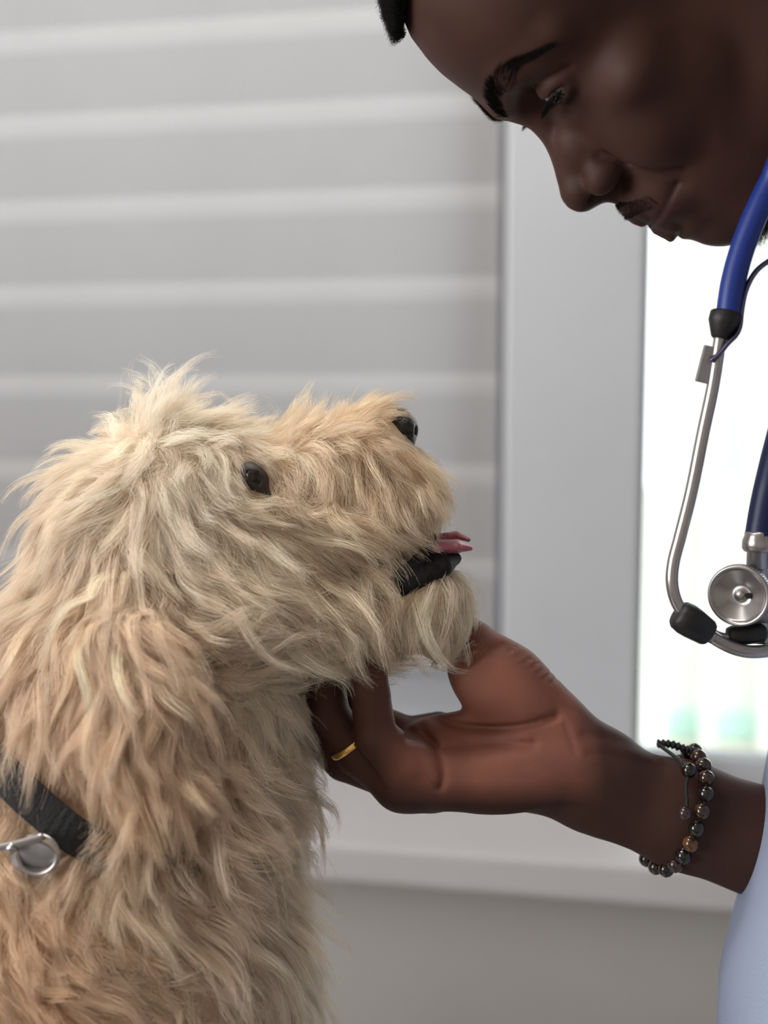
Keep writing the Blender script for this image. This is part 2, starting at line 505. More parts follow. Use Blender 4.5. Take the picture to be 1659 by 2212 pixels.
win3 = empty('window_3', (-2.05, -0.25, 1.0)); tag(win3, kind='structure')
for lo, hi in (((-2.08, -1.0, 1.0), (-2.02, 0.5, 1.06)), ((-2.08, -1.0, 2.18), (-2.02, 0.5, 2.24)), ((-2.08, -1.0, 1.06), (-2.02, -0.94, 2.18)), ((-2.08, 0.44, 1.06), (-2.02, 0.5, 2.18))):
    MB().box(lo, hi, None, 0.004).build('window_frame', m_frame, win3, False)
lamp = empty('ceiling_lamp', (-0.35, 0.55, 2.62)); tag(lamp, 'flat white ceiling panel lamp over the examination table', 'lamp')
MB().box((-0.95, 0.25, 2.605), (0.25, 0.85, 2.62), None, 0.003).build('lamp_housing', m_frame, lamp, False)

# outside: pale yard and a pale building behind the glass
m_yard = mat('pale_yard_concrete', (200, 198, 190), 0.9, noise=0.06, nscale=1.5)
yard = MB(); yard.box((-14, 0.3, -0.62), (16, 26, -0.60), WM); tag(yard.build('ground', m_yard, smooth=False), kind='structure')
BD = 3.6
bld = empty('building', WM @ Vector((3, BD, -0.6))); tag(bld, 'pale building with columns and green band, blurred behind the bright window', 'building')
bx = lambda px: wall_hit(px, 900, BD)[0]
bz = lambda py: wall_hit(1500, py, BD)[1]
wbox('wall', (0.6, BD, -0.6), (7, BD + 0.3, 3.2), mat('building_render', (240, 240, 236), 0.9), bld)
wbox('green_band', (0.6, BD - 0.03, bz(1592)), (7, BD, bz(1535)), mat('green_paint', (196, 232, 222), 0.8), bld)
wbox('plinth', (0.6, BD - 0.05, -0.6), (7, BD, bz(1596)), mat('beige_plinth', (232, 226, 210), 0.9), bld)
m_colm = mat('column_stone', (214, 212, 204), 0.9); m_farg = mat('far_window_glass', (214, 236, 238), 0.3)
for px in (1436, 1540, 1665, 1800, 1950):
    wbox('column', (bx(px - 15), BD - 0.16, -0.6), (bx(px + 15), BD - 0.05, 2.6), m_colm, bld, 0.01)
for px in (1575, 1720, 1870):
    wbox('window', (bx(px - 22), BD - 0.02, bz(1020)), (bx(px + 22), BD + 0.01, bz(880)), m_farg, bld, 0.01)

# added dark slab close outside the left window, dims the lower blind bands
tag(MB().box((-3.0, 0.62, -0.6), (POST_L - 0.16, 0.74, 1.40), WM).build('wall_light_blocker', mat('dark_blocker', (70, 64, 60), 0.95, noise=0.2, nscale=9), smooth=False), kind='structure')

# examination table under the dog
TABLE_V = 3330.0
table_top_z = float(stage_to_world(S(300, TABLE_V, 0))[2])

m_steel_top = mat('table_steel', (170, 172, 176), 0.35, 0.9, noise=0.03, nscale=9)
table = empty('examination_table', (0.0, 0.55, 0.0)); tag(table, 'steel examination table the dog sits on', 'table')
MB().box((-0.75, 0.28, table_top_z - 0.035), (0.10, 0.86, table_top_z), None, 0.006).build('table_top', m_steel_top, table, False)
for sx in (-0.69, 0.04):
    for sy in (0.34, 0.80):
        MB().tube([(sx, sy, 0.0), (sx, sy, table_top_z - 0.035)], 0.018).build('leg', m_steel_top, table)

# ================================================================== DOG
dog_base = stage_to_world(S(150, TABLE_V, 0)); dog_base[2] = table_top_z
dog = empty('dog', dog_base)
tag(dog, 'shaggy cream coloured dog sitting upright with its chin held in a hand', 'dog')

DF = Field((-1000, 760, -420), (1080, 3480, 420), 11.0)
def dell(c, r, k=60, mode='add', axis=None):
    DF.ell(S(*c), r, k, mode, None if axis is None else rows_from_axis(axis), margin=190)
def dcap(a, b, ra, rb, k=60, sz=(1, 1, 1), mode='add'):
    DF.cap(S(*a), S(*b), ra, rb, k, mode, sz, margin=190)
dell((360, 1130, 0), (205, 190, 165), 0)                              # skull
dell((400, 1030, 0), (140, 105, 120), 60)                             # forehead
dcap((520, 1090, 0), (800, 990, 0), 125, 88, 80, (1, 1, 1.12))        # muzzle
dell((815, 985, 0), (75, 72, 66), 40)
dcap((600, 1180, 0), (860, 1090, 0), 105, 78, 50, (1, 1, 1.0))        # flews
dcap((560, 1335, 0), (905, 1300, 0), 108, 76, 40, (1, 1, 1.1))       # lower jaw
dell((940, 1298, 0), (54, 68, 60), 40)
dell((500, 1290, 0), (170, 165, 170), 80)                             # cheeks
dcap((345, 1240, 0), (205, 1700, 0), 208, 325, 90, (1, 1, 1.28))      # neck
dcap((470, 1420, 0), (440, 1750, 0), 150, 180, 90)                    # throat
dell((248, 2060, 0), (372, 440, 265), 110)                            # chest
dcap((150, 1950, 0), (-380, 2750, 0), 330, 400, 120, (1, 1, 1.2))     # back
for s in (-1, 1):
    dcap((330, 2350, 120 * s), (370, 3260, 120 * s), 105, 62, 70)     # forelegs
    dell((410, 3290, 120 * s), (105, 60, 75), 40)
    dell((-320, 2980, 200 * s), (300, 330, 130), 80)                  # haunches
    dell((-60, 3270, 215 * s), (210, 70, 80), 50)
# sits on the table: cut flat at the table top
U, Vv, Ww = DF.ax
wz = CAM_Z + (-(Vv[None, :, None] - 1106) * PX) * cs + (Ww[None, None, :] * PX - D0) * sn
DF.F = np.maximum(DF.F, ((table_top_z + 0.001 - wz) / PX).astype(np.float32) + 0 * U[:, None, None])
# mouth opening
DF.cap(S(800, 1285, 0), S(990, 1190, 0), 14, 26, 20, 'sub', (1, 1, 0.25))

# colours over the dog (sRGB, as the coat itself is dyed)
COLA = np.array([  # x, y, r, g, b
    (330, 900, 240, 228, 204), (500, 900, 240, 226, 200), (640, 920, 236, 212, 176), (760, 900, 226, 194, 150), (880, 980, 222, 190, 146), (900, 1090, 228, 200, 160),
    (730, 1050, 224, 192, 148), (620, 1060, 232, 206, 172), (640, 1150, 230, 208, 172), (780, 1190, 232, 208, 168), (540, 1180, 236, 218, 188), (400, 1060, 236, 222, 196), (250, 1000, 236, 220, 192),
    (150, 1100, 226, 206, 176), (60, 1250, 216, 194, 164), (40, 1450, 206, 172, 138), (60, 1650, 206, 170, 134), (250, 1350, 214, 180, 142), (350, 1500, 208, 172, 134), (300, 1600, 216, 176, 130), (400, 1620, 214, 178, 140),
    (560, 1380, 236, 220, 188), (560, 1500, 232, 216, 188), (700, 1350, 236, 220, 186), (930, 1300, 238, 222, 188), (850, 1420, 226, 196, 160), (560, 1650, 220, 200, 170),
    (600, 1850, 224, 206, 176), (350, 1850, 212, 186, 150), (90, 1950, 212, 168, 122), (60, 2150, 214, 164, 116), (300, 2100, 216, 180, 140), (500, 2100, 226, 204, 174), (650, 2100, 238, 224, 200), (-300, 2400, 208, 164, 118)], float)
def to_px(P):
    """stage points -> the picture-plane coordinates the flow and colour tables are written in (both sides of the dog alike)"""
    k = 1.0 - np.abs(P[:, 2]) / FPX
    return np.stack([829.5 + (P[:, 0] - 829.5) / k, 1106 + (P[:, 1] - 1106) / k, P[:, 2]], 1)
def colour_at(P):
    P = to_px(P)
    d = np.maximum(np.hypot(P[:, None, 0] - COLA[None, :, 0], P[:, None, 1] - COLA[None, :, 1]), 25.0)
    w = d ** -2.6
    return lin((w[..., None] * COLA[None, :, 2:]).sum(1) / w.sum(1)[:, None])
m_skin_fur = mat('dog_undercoat', (230, 210, 180), 0.95, noise=0.12, nscale=60, spec=0.05)
V, Q = DF.mesh(2)
DV, DQ = V, Q
dog_body = mesh_obj('body', stage_to_world(V), Q, m_skin_fur, dog)

# fur material: tinted diffuse + translucent fibres
m_fur = bpy.data.materials.new('cream_fur'); m_fur.use_nodes = True
_nt = m_fur.node_tree; _nt.nodes.clear()
_o = _nt.nodes.new('ShaderNodeOutputMaterial'); _a = _nt.nodes.new('ShaderNodeAttribute'); _a.attribute_name = 'tint'; _a.attribute_type = 'GEOMETRY'
_d = _nt.nodes.new('ShaderNodeBsdfDiffuse'); _t = _nt.nodes.new('ShaderNodeBsdfTranslucent'); _g = _nt.nodes.new('ShaderNodeBsdfPrincipled')
_x = _nt.nodes.new('ShaderNodeMixShader'); _x.inputs[0].default_value = 0.30
_g.inputs['Roughness'].default_value = 0.55; _g.inputs['Specular IOR Level'].default_value = 0.25
_nt.links.new(_a.outputs['Vector'], _g.inputs['Base Color']); _nt.links.new(_a.outputs['Vector'], _t.inputs[0])
_nt.links.new(_g.outputs[0], _x.inputs[1]); _nt.links.new(_t.outputs[0], _x.inputs[2]); _nt.links.new(_x.outputs[0], _o.inputs[0])
_nt.nodes.remove(_d)

# flow of the coat over the sagittal plane: x, y, dx, dy, length, lift, wave
FLOW = np.array([
    (300, 890, -0.15, -1.0, 130, 0.95, 14), (345, 890, 0.2, -1.0, 120, 0.95, 14), (400, 890, 0.35, -0.9, 60, 0.7, 8), (240, 930, -0.6, -0.5, 60, 0.5, 8), (480, 900, 0.6, -0.6, 70, 0.55, 6),
    (560, 930, 0.55, -0.7, 60, 0.55, 12), (640, 900, 0.1, -1.0, 70, 0.75, 14), (700, 890, 0.5, -0.7, 55, 0.5, 14), (770, 890, 0.85, -0.3, 80, 0.36, 6), (835, 905, 0.7, 0.3, 40, 0.35, 5), (850, 960, 0.5, 0.85, 70, 0.32, 6),
    (900, 1010, 0.45, 0.9, 80, 0.32, 6), (800, 1010, 0.65, 0.75, 120, 0.35, 8), (700, 990, 0.8, 0.4, 90, 0.35, 12), (650, 1060, 0.85, 0.5, 80, 0.25, 10), (740, 1090, 0.7, 0.72, 130, 0.33, 8), (860, 1100, 0.5, 0.86, 95, 0.35, 6), (920, 1090, 0.35, 0.93, 70, 0.35, 5), (880, 1170, 0.5, 0.86, 62, 0.3, 4),
    (600, 1120, 0.85, 0.52, 60, 0.12, 5), (680, 1200, 0.78, 0.62, 130, 0.28, 7), (780, 1210, 0.7, 0.7, 115, 0.32, 7), (830, 1240, 0.6, 0.8, 60, 0.3, 5), (560, 1230, 0.85, 0.5, 120, 0.28, 9), (650, 1300, 0.82, 0.57, 140, 0.3, 8), (740, 1320, 0.75, 0.65, 120, 0.32, 7),
    (470, 1100, 0.85, 0.5, 100, 0.3, 9), (540, 960, 0.6, 0.45, 60, 0.3, 8), (500, 1010, 0.75, 0.65, 70, 0.3, 7), (400, 1000, 0.6, 0.8, 90, 0.35, 12), (300, 980, 0.25, 0.95, 90, 0.4, 12), (200, 980, -0.35, 0.9, 100, 0.4, 9), (380, 1150, 0.85, 0.55, 110, 0.3, 12), (300, 1150, 0.5, 0.85, 120, 0.32, 10),
    (220, 1120, -0.35, 0.93, 130, 0.32, 8), (130, 1150, -0.45, 0.9, 140, 0.36, 8), (90, 1300, -0.5, 0.86, 140, 0.32, 8), (20, 1450, -0.45, 0.88, 140, 0.3, 8), (120, 1450, -0.2, 0.98, 130, 0.25, 9), (60, 1650, -0.1, 1.0, 130, 0.25, 9),
    (450, 1280, 0.9, 0.35, 120, 0.3, 12), (520, 1380, 0.85, 0.45, 120, 0.32, 16), (470, 1450, 0.75, 0.6, 100, 0.35, 18), (600, 1430, 0.88, 0.35, 120, 0.3, 16), (560, 1520, 0.8, 0.5, 110, 0.32, 16), (700, 1420, 0.85, 0.5, 110, 0.28, 10),
    (965, 1260, 0.0, 1.0, 90, 0.30, 3), (930, 1280, -0.12, 0.98, 125, 0.24, 3), (850, 1370, -0.2, 0.95, 135, 0.22, 4), (890, 1330, -0.22, 0.95, 135, 0.24, 4), (780, 1400, 0.1, 1.0, 95, 0.2, 5),
    (600, 1620, 0.8, 0.55, 120, 0.35, 16), (640, 1720, 0.92, 0.3, 110, 0.38, 14), (500, 1700, 0.75, 0.62, 130, 0.34, 18), (560, 1800, 0.9, 0.35, 120, 0.36, 16), (430, 1820, 0.6, 0.8, 130, 0.34, 20), (300, 1850, 0.1, 1.0, 120, 0.3, 12),
    (200, 1820, -0.05, 1.0, 110, 0.28, 10), (70, 1650, -0.1, 1.0, 34, 0.22, 4), (20, 1620, -0.15, 1.0, 36, 0.22, 4), (125, 1700, 0.0, 1.0, 30, 0.22, 4), (170, 1740, 0.0, 1.0, 40, 0.22, 4), (95, 1860, 0.0, 1.0, 60, 0.25, 8), (30, 1890, 0.1, 1.0, 75, 0.28, 10), (20, 1780, -0.2, 0.9, 55, 0.22, 8), (100, 1980, 0.15, 0.98, 75, 0.3, 16), (60, 2130, 0.2, 0.95, 80, 0.32, 16), (280, 2000, 0.55, 0.83, 90, 0.32, 14), (300, 2150, 0.45, 0.9, 95, 0.32, 14),
    (500, 1980, 0.65, 0.75, 120, 0.34, 14), (620, 1960, 0.6, 0.8, 110, 0.38, 12), (640, 2080, 0.55, 0.83, 130, 0.42, 10), (520, 2130, 0.5, 0.86, 120, 0.34, 12), (600, 2250, 0.4, 0.9, 120, 0.34, 10), (0, 2500, 0.0, 1.0, 90, 0.3, 10), (350, 3000, 0.0, 1.0, 60, 0.25, 6), (-300, 2900, 0.2, 1.0, 80, 0.25, 8)], float)
_nr = np.random.default_rng(3)
NW = [(_nr.normal(0, 1, 3) * s, _nr.random() * 6.28) for s in (0.007, 0.007, 0.011, 0.011, 0.016, 0.016)]
def wobble(P, ph=0.0):
    """smooth noise over the body, about -1..1"""
    return sum(np.sin(P @ k + p + ph * 1.7) for k, p in NW) / 3.2
def flow_at(P, A=None):
    A = FLOW if A is None else A
    P = to_px(P)
    d = np.maximum(np.hypot(P[:, None, 0] - A[None, :, 0], P[:, None, 1] - A[None, :, 1]), 18.0)
    w = d ** -3.2
    return (w[..., None] * A[None, :, 2:]).sum(1) / w.sum(1)[:, None]
COLLAR_LINE = [(-180, 1470), (-60, 1590), (30, 1690), (100, 1755), (165, 1806), (260, 1850), (380, 1872), (480, 1872), (550, 1850), (628, 1818)]
def grow(field, flow, roots, seg, jit=0.16, lenscale=1.0, minh=3.0, wave_scale=1.0):
    """guide hairs that follow the surface; returns (n,seg,3) stage points and frames"""
    n = len(roots)
    f = flow(roots)
    L = f[:, 2] * lenscale * np.exp(rng.normal(0, 0.24, n)); lift = f[:, 3] * np.exp(rng.normal(0, 0.25, n)); wave = f[:, 4] * wave_scale * np.exp(rng.normal(0, 0.3, n))
    ph = 2.6 * wobble(roots, 1.0) + rng.normal(0, 0.45, n); cyc = (0.55 + 0.25 * wobble(roots, 2.0) + rng.normal(0, 0.10, n)) * (L / 110) ** 0.6
    ja = rng.normal(0, jit, n) + 0.34 * wobble(roots, 3.0); tip = rng.normal(0, 0.18, n) + 0.45 * wobble(roots, 4.0)
    P = roots.copy(); out = [P.copy()]
    st = L / (seg - 1)
    sides = []; nors = []
    for i in range(seg):
        v, g = field.sample(P)
        if i % 2 == 0: f = flow(P)
        s = i / (seg - 1)
        a = ja + tip * s * s
        dx = f[:, 0] * np.cos(a) - f[:, 1] * np.sin(a); dy = f[:, 0] * np.sin(a) + f[:, 1] * np.cos(a)
        D = np.stack([dx, dy, np.zeros(n)], 1)
        T = D - g * (D * g).sum(1)[:, None]
        tl = np.linalg.norm(T, axis=1)
        T = T / (tl[:, None] + 1e-6)
        sd = np.cross(g, T)
        sides.append(sd); nors.append(g)
        if i == seg - 1: break
        up = lift * (1.2 - 0.9 * s)
        amp = wave / np.maximum(L, 1) * 6.28 * cyc
        wob = amp * np.cos(6.28 * cyc * s + ph)
        wob2 = 0.45 * amp * np.sin(6.28 * cyc * s + ph)
        M = T * np.maximum(0.25, 1 - up)[:, None] + g * (up + wob2 * min(1, 2 * s))[:, None] + sd * wob[:, None]
        M /= np.linalg.norm(M, axis=1)[:, None] + 1e-6
        P = P + M * st[:, None]
        v, g2 = field.sample(P)
        low = np.maximum(minh * (1 if i else 0.5) - v, 0)
        P = P + g2 * low[:, None]
        out.append(P.copy())
    return np.stack(out, 1), np.stack(sides, 1), np.stack(nors, 1), L
def clump(G, SD, NR, ns, r0, conv=0.8, frizz=1.2):
    """ns strands about each guide"""
    n, k, _ = G.shape
    t = np.linspace(0, 1, k)
    th = rng.random((n, ns)) * 6.28; rr = np.sqrt(rng.random((n, ns))) * r0
    a = rr * np.cos(th); b = rr * np.sin(th)
    sh = (1 - conv * t ** 1.4)[None, None, :]
    ls = rng.uniform(0.6, 1.05, (n, ns))
    tt = np.clip(t[None, None, :] * ls[..., None], 0, 1) * (k - 1)
    i0 = np.minimum(tt.astype(int), k - 2); fr = (tt - i0)[..., None]
    ar = np.arange(n)[:, None, None]
    base = G[ar, i0] * (1 - fr) + G[ar, i0 + 1] * fr
    sd = SD[ar, i0]; nr = NR[ar, i0]
    T = np.cross(sd, nr)
    ph = rng.random((n, ns, 2)) * 6.28; am = rng.normal(0, frizz, (n, ns, 2))
    fz = am[..., None] * np.sin(ph[..., None] + t[None, None, None, :] * rng.uniform(3, 7, (n, ns, 1, 1))) * t
    spread = rng.normal(0, 0.05, (n, ns, 2))[..., None] * (t ** 1.5)[None, None, None, :] * 110
    A = a[..., None] * sh + fz[:, :, 0] + spread[:, :, 0]; B = 0.35 * np.abs(b[..., None]) * sh + fz[:, :, 1] + 0.6 * spread[:, :, 1]
    rootfix = (0.25 + 0.75 * np.clip(t * 3, 0, 1))[None, None, :]
    Pt = base + sd * A[..., None] + nr * (B * rootfix)[..., None] + T * (b * 1.0)[..., None, None] * sh[..., None]
    return Pt.reshape(n * ns, k, 3)
def far_w(c, nrm):
    w = np.ones(len(c))
    w *= np.where(c[:, 2] < -60, 0.22, 1.0)
    w *= np.where(c[:, 1] > 2420, 0.12, 1.0)
    w *= np.where((c[:, 0] < -160), 0.25, 1.0)
    return w
def near_poly(P, line, rad):
    d = np.full(len(P), 1e9)
    for (a, b) in zip(line[:-1], line[1:]):
        a = np.array(a, float); b = np.array(b, float); ba = b - a
        t = np.clip(((P[:, :2] - a) @ ba) / (ba @ ba), 0, 1)
        d = np.minimum(d, np.linalg.norm(P[:, :2] - a - t[:, None] * ba, axis=1))
    return d < rad
def bald(P):
    P = to_px(P)
    b = np.hypot(P[:, 0] - 553, (P[:, 1] - 1033) * 0.8) < 31
    b |= near_poly(P, [(850, 1290), (900, 1248), (985, 1205)], 20) & (P[:, 0] > 820)
    b |= np.hypot(P[:, 0] - 868, P[:, 1] - 928) < 42
    b |= near_poly(P, [(25, 1685), (100, 1755), (160, 1802)], 30) & (P[:, 2] > 0)
    b |= (np.hypot(P[:, 0] - 84, P[:, 1] - 1846) < 30) & (P[:, 2] > 0)
    return b
def soften(c):
    return (np.clip(c, 0, 1) ** 0.43) * np.array([0.985, 0.942, 0.925])
def make_fur(name, field, flow, V, Q, nlock, ns, r0, seg, parent, weight, conv=0.6, lenscale=1.0, rad=(0.060e-3, 0.022e-3), frizz=1.6, jit=0.16, tone=0.07, minh=3.0, wave_scale=1.0):
    roots, _ = sample_mesh(V, Q, nlock, weight)
    roots = roots[~bald(roots)]
    G, SD, NR, L = grow(field, flow, roots, seg, jit, lenscale, minh, wave_scale)
    # keep the eye, the lips and the collar's steel ring clear of long hair
    keep = np.ones(len(roots), bool)
    for k in range(2, G.shape[1]):
        p = to_px(G[:, k])
        near_side = p[:, 2] > 0
        keep &= ~((np.hypot((p[:, 0] - 553), (p[:, 1] - 1033) * 0.8) < 27) & near_side & (rng.random(len(p)) < 0.42))
        keep &= ~(near_poly(p, [(872, 1262), (915, 1235), (982, 1205)], 13) & (rng.random(len(p)) < 0.5))
        keep &= ~((np.hypot(p[:, 0] - 874, p[:, 1] - 928) < 26) & (rng.random(len(p)) < 0.7))
        keep &= ~((np.hypot(p[:, 0] - 84, p[:, 1] - 1846) < 44) & near_side & (rng.random(len(p)) < 0.5))
    G, SD, NR, roots = G[keep], SD[keep], NR[keep], roots[keep]
    Pt = clump(G, SD, NR, ns, r0, conv, frizz)
    c = soften(colour_at(roots)) * np.exp(rng.normal(0, tone, (len(roots), 1)))
    c = np.repeat(c, ns, 0) * np.exp(rng.normal(0, 0.08, (len(roots) * ns, 1)))
    k = rng.uniform(0.7, 1.2, len(Pt))
    o = hair_curves(name, stage_to_world(Pt), m_fur, parent, rad[0] * k, rad[1] * k, np.clip(c, 0, 0.96))
    o['kind'] = 'stuff'
    return o
make_fur('undercoat_fur', DF, flow_at, DV, DQ, 9000, 12, 18, 7, dog, far_w, conv=0.2, lenscale=0.6, frizz=3.0, jit=0.35)
make_fur('coat_fur', DF, flow_at, DV, DQ, 4200, 52, 20, 11, dog, far_w, conv=0.55, lenscale=1.1, frizz=2.6, wave_scale=1.15)
make_fur('top_coat_fur', DF, flow_at, DV, DQ, 2200, 26, 11, 13, dog, far_w, conv=0.7, lenscale=1.25, frizz=2.6, wave_scale=1.5, tone=0.09)

make_fur('flyaway_fur', DF, flow_at, DV, DQ, 5200, 4, 10, 13, dog, far_w, conv=0.1, lenscale=1.25, frizz=5.0, wave_scale=1.5, jit=0.4, rad=(0.05e-3, 0.02e-3))

# ears
FLOW_EAR = np.array([(275, 1220, 0.05, 1.0, 150, 0.22, 6), (310, 1300, 0.2, 0.97, 170, 0.2, 8), (240, 1350, -0.1, 1.0, 160, 0.2, 8), (350, 1430, 0.32, 0.93, 165, 0.2, 9), (250, 1450, 0.0, 1.0, 160, 0.22, 10),
    (380, 1550, 0.42, 0.9, 150, 0.22, 8), (300, 1560, 0.15, 0.98, 170, 0.24, 8), (230, 1560, 0.05, 1.0, 120, 0.3, 14), (410, 1640, 0.4, 0.9, 120, 0.28, 8), (350, 1680, 0.12, 1.0, 130, 0.28, 7), (280, 1680, 0.1, 1.0, 110, 0.28, 8)], float)
def flow_ear(P): return flow_at(P, FLOW_EAR)
for s in (1, -1):
    EF = Field((60, 1060, 120 if s > 0 else -420), (560, 1860, 420 if s > 0 else -120), 9.0)
    pts = [S(275, 1215, 135), S(283, 1310, 200), S(298, 1430, 250), S(318, 1560, 262), S(345, 1665, 250)]
    pts = [np.asarray(p, float) * np.array([1, 1, s]) for p in pts]
    EF.chain(pts, [30, 44, 62, 80, 70], 40, sz=(1, 1, 2.6), margin=170)
    EV, EQ = EF.mesh(2)
    ear = mesh_obj('ear', stage_to_world(EV), EQ, m_skin_fur, dog)
    if s > 0:
        make_fur('ear_fur', EF, flow_ear, EV, EQ, 800, 60, 17, 13, ear, lambda c, n: np.where(n[:, 2] > -0.2, 1.0, 0.25), conv=0.72, frizz=2.0, tone=0.10, jit=0.13)
    else:
        make_fur('ear_fur', EF, flow_ear, EV, EQ, 250, 40, 18, 10, ear, lambda c, n: np.where(n[:, 2] < 0.2, 1.0, 0.25), conv=0.6)

# nose, eyes, mouth
def stage_field(name, lo, hi, h, build, material, parent, smooth=2):
    F = Field(lo, hi, h); build(F); V, Q = F.mesh(smooth)
    return mesh_obj(name, stage_to_world(V), Q, material, parent), F, V, Q
m_nose = mat('dog_nose_leather', (30, 26, 26), 0.38, noise=0.2, nscale=300, bump=0.5, bscale=900)
def b_nose(F):
    F.ell(S(872, 928, 0), (32, 38, 46), 0); F.ell(S(852, 902, 0), (30, 22, 36), 14); F.ell(S(876, 956, 0), (18, 22, 20), 14)
    for s in (1, -1):
        F.ell(S(900, 930, 20 * s), (14, 10, 9), 6, 'sub'); F.ell(S(884, 940, 42 * s), (12, 6, 9), 5, 'sub')
stage_field('nose', (790, 850, -75), (930, 1000, 75), 3.0, b_nose, m_nose, dog)[0]
m_eye = mat('dog_eye', (24, 15, 12), 0.18, spec=0.5, coat=0.2)
m_rim = mat('dog_eyelid_skin', (44, 34, 32), 0.6)
for s in (1, -1):
    c = S(548, 1030, 112) * np.array([1, 1, s])
    def b_eye(F): F.ell(c, (26, 26, 26), 0)
    eye = stage_field('eye', c - 40, c + 40, 4.0, b_eye, m_eye, dog)[0]
    def b_lid(F):
        F.ell(c, (36, 26, 26), 8, R=rows_from_axis((0.72, 0.7, 0))); F.ell(c + np.array([4, 3, 24 * s]), (21, 9, 18), 4, 'sub', R=rows_from_axis((0.72, 0.7, 0)))
        F.cap(c + np.array([18, 20, 8 * s]), c + np.array([34, 38, 10 * s]), 11, 5, 10)
    stage_field('eyelid', c - 62, c + 62, 4.0, b_lid, m_rim, eye)
m_lip = mat('dog_lip_skin', (28, 25, 26), 0.72, spec=0.25, noise=0.3, nscale=140, bump=1.0, bscale=420)
def b_lip(F):
    for s in (1, -1):
        F.chain([S(845, 1290, 62 * s), S(880, 1264, 68 * s), S(915, 1243, 66 * s), S(955, 1222, 48 * s), S(984, 1206, 0)], [6, 12, 15, 15, 12], 10)
        F.chain([S(850, 1262, 72 * s), S(900, 1215, 66 * s), S(935, 1160, 40 * s)], [10, 12, 10], 10)
    F.cap(S(850, 1275, 0), S(955, 1222, 0), 20, 20, 24, sz=(1, 1, 0.3))
    F.cap(S(860, 1245, 0), S(935, 1200, 0), 26, 16, 20, sz=(1, 1, 0.4))
stage_field('lips', (740, 1100, -130), (1040, 1380, 130), 4.5, b_lip, m_lip, dog)
m_tongue = mat('dog_tongue', (176, 104, 118), 0.35, noise=0.2, nscale=90, bump=0.5, bscale=700, sss=0.1)
def b_tongue(F):
    F.chain([S(905, 1192, 0), S(940, 1182, 4), S(985, 1180, 6), S(1016, 1184, 6)], [18, 18, 15, 6], 12, sz=(1, 1, 0.42))
    F.chain([S(870, 1190, 0), S(960, 1160, 0), S(1020, 1166, -4)], [12, 8, 5], 4, 'sub', sz=(1, 1, 0.6))
    F.chain([S(930, 1163, -48), S(985, 1156, -42), S(1012, 1166, -24)], [9, 9, 5], 8)
stage_field('tongue', (820, 1120, -80), (1050, 1260, 80), 3.0, b_tongue, m_tongue, dog)

# ================================================================== PERSON
# head space (cm): x to his left (towards the camera), y forward, z up; origin between the eyes
HR = np.array([[0.027, -0.443, -0.896], [-0.235, -0.874, 0.425], [0.972, -0.199, 0.128]])
_u, _s, _vt = np.linalg.svd(HR); HR = _u @ _vt
HSC = 0.01008
HT = np.array([0.0776, 0.1957, -D0])
def head_to_world(P):
    return CAMPOS + ((np.asarray(P, float) * HSC) @ HR.T + HT) @ AX
def head_to_stage(P):
    c = (np.asarray(P, float) * HSC) @ HR.T + HT
    return np.stack([829.5 + c[..., 0] / PX, 1106 - c[..., 1] / PX, (c[..., 2] + D0) / PX], -1)
def stage_to_head(P):
    P = np.asarray(P, float)
    c = np.stack([(P[..., 0] - 829.5) * PX, -(P[..., 1] - 1106) * PX, P[..., 2] * PX - D0], -1)
    return ((c - HT) @ HR) / HSC

HF = Field((-9.2, -21.5, -19.5), (9.2, 4.6, 14.2), 0.115)
f = HF
f.ell((0, -9.4, 3.2), (7.5, 9.4, 8.4), 0)                                   # cranium
f.ell((0, -5.6, 3.6), (6.6, 5.2, 5.6), 1.5)                                 # forehead
f.ell((0, -5.0, -4.0), (5.9, 5.0, 6.2), 1.6)                                # mid face
f.ell((0, -3.9, -8.2), (4.7, 4.6, 3.9), 1.5)                                # jaw front
for s in (1, -1):
    f.cap((s * 5.4, -8.8, -7.4), (s * 2.0, -1.9, -11.0), 1.35, 1.35, 1.4)   # mandible
    f.cap((s * 5.9, -9.3, -1.0), (s * 5.5, -8.8, -7.4), 1.3, 1.3, 1.6)      # ramus
    f.ell((s * 4.6, -3.5, -2.4), (2.0, 1.7, 1.4), 1.3)                      # cheekbone
    f.ell((s * 3.3, -1.9, -4.6), (1.9, 1.5, 1.9), 1.3)                      # cheek
    f.cap((s * 0.9, -0.75, 2.2), (s * 3.2, -1.55, 2.7), 0.78, 0.75, 0.9)    # brow ridge
    f.cap((s * 3.2, -1.55, 2.7), (s * 5.4, -3.4, 1.8), 0.75, 0.7, 0.8)
f.ell((0, -0.75, -11.0), (1.7, 1.6, 1.35), 1.1)                             # chin
f.ell((0, -0.1, -7.3), (2.7, 1.55, 2.0), 1.0)                               # fullness round the mouth
# eye sockets
for s in (1, -1):
    f.ell((s * 3.05, -0.35, 0.5), (1.7, 1.35, 1.1), 0.9, 'sub')
    f.ell((s * 1.9, -0.55, 0.2), (0.8, 0.8, 0.9), 0.6, 'sub')
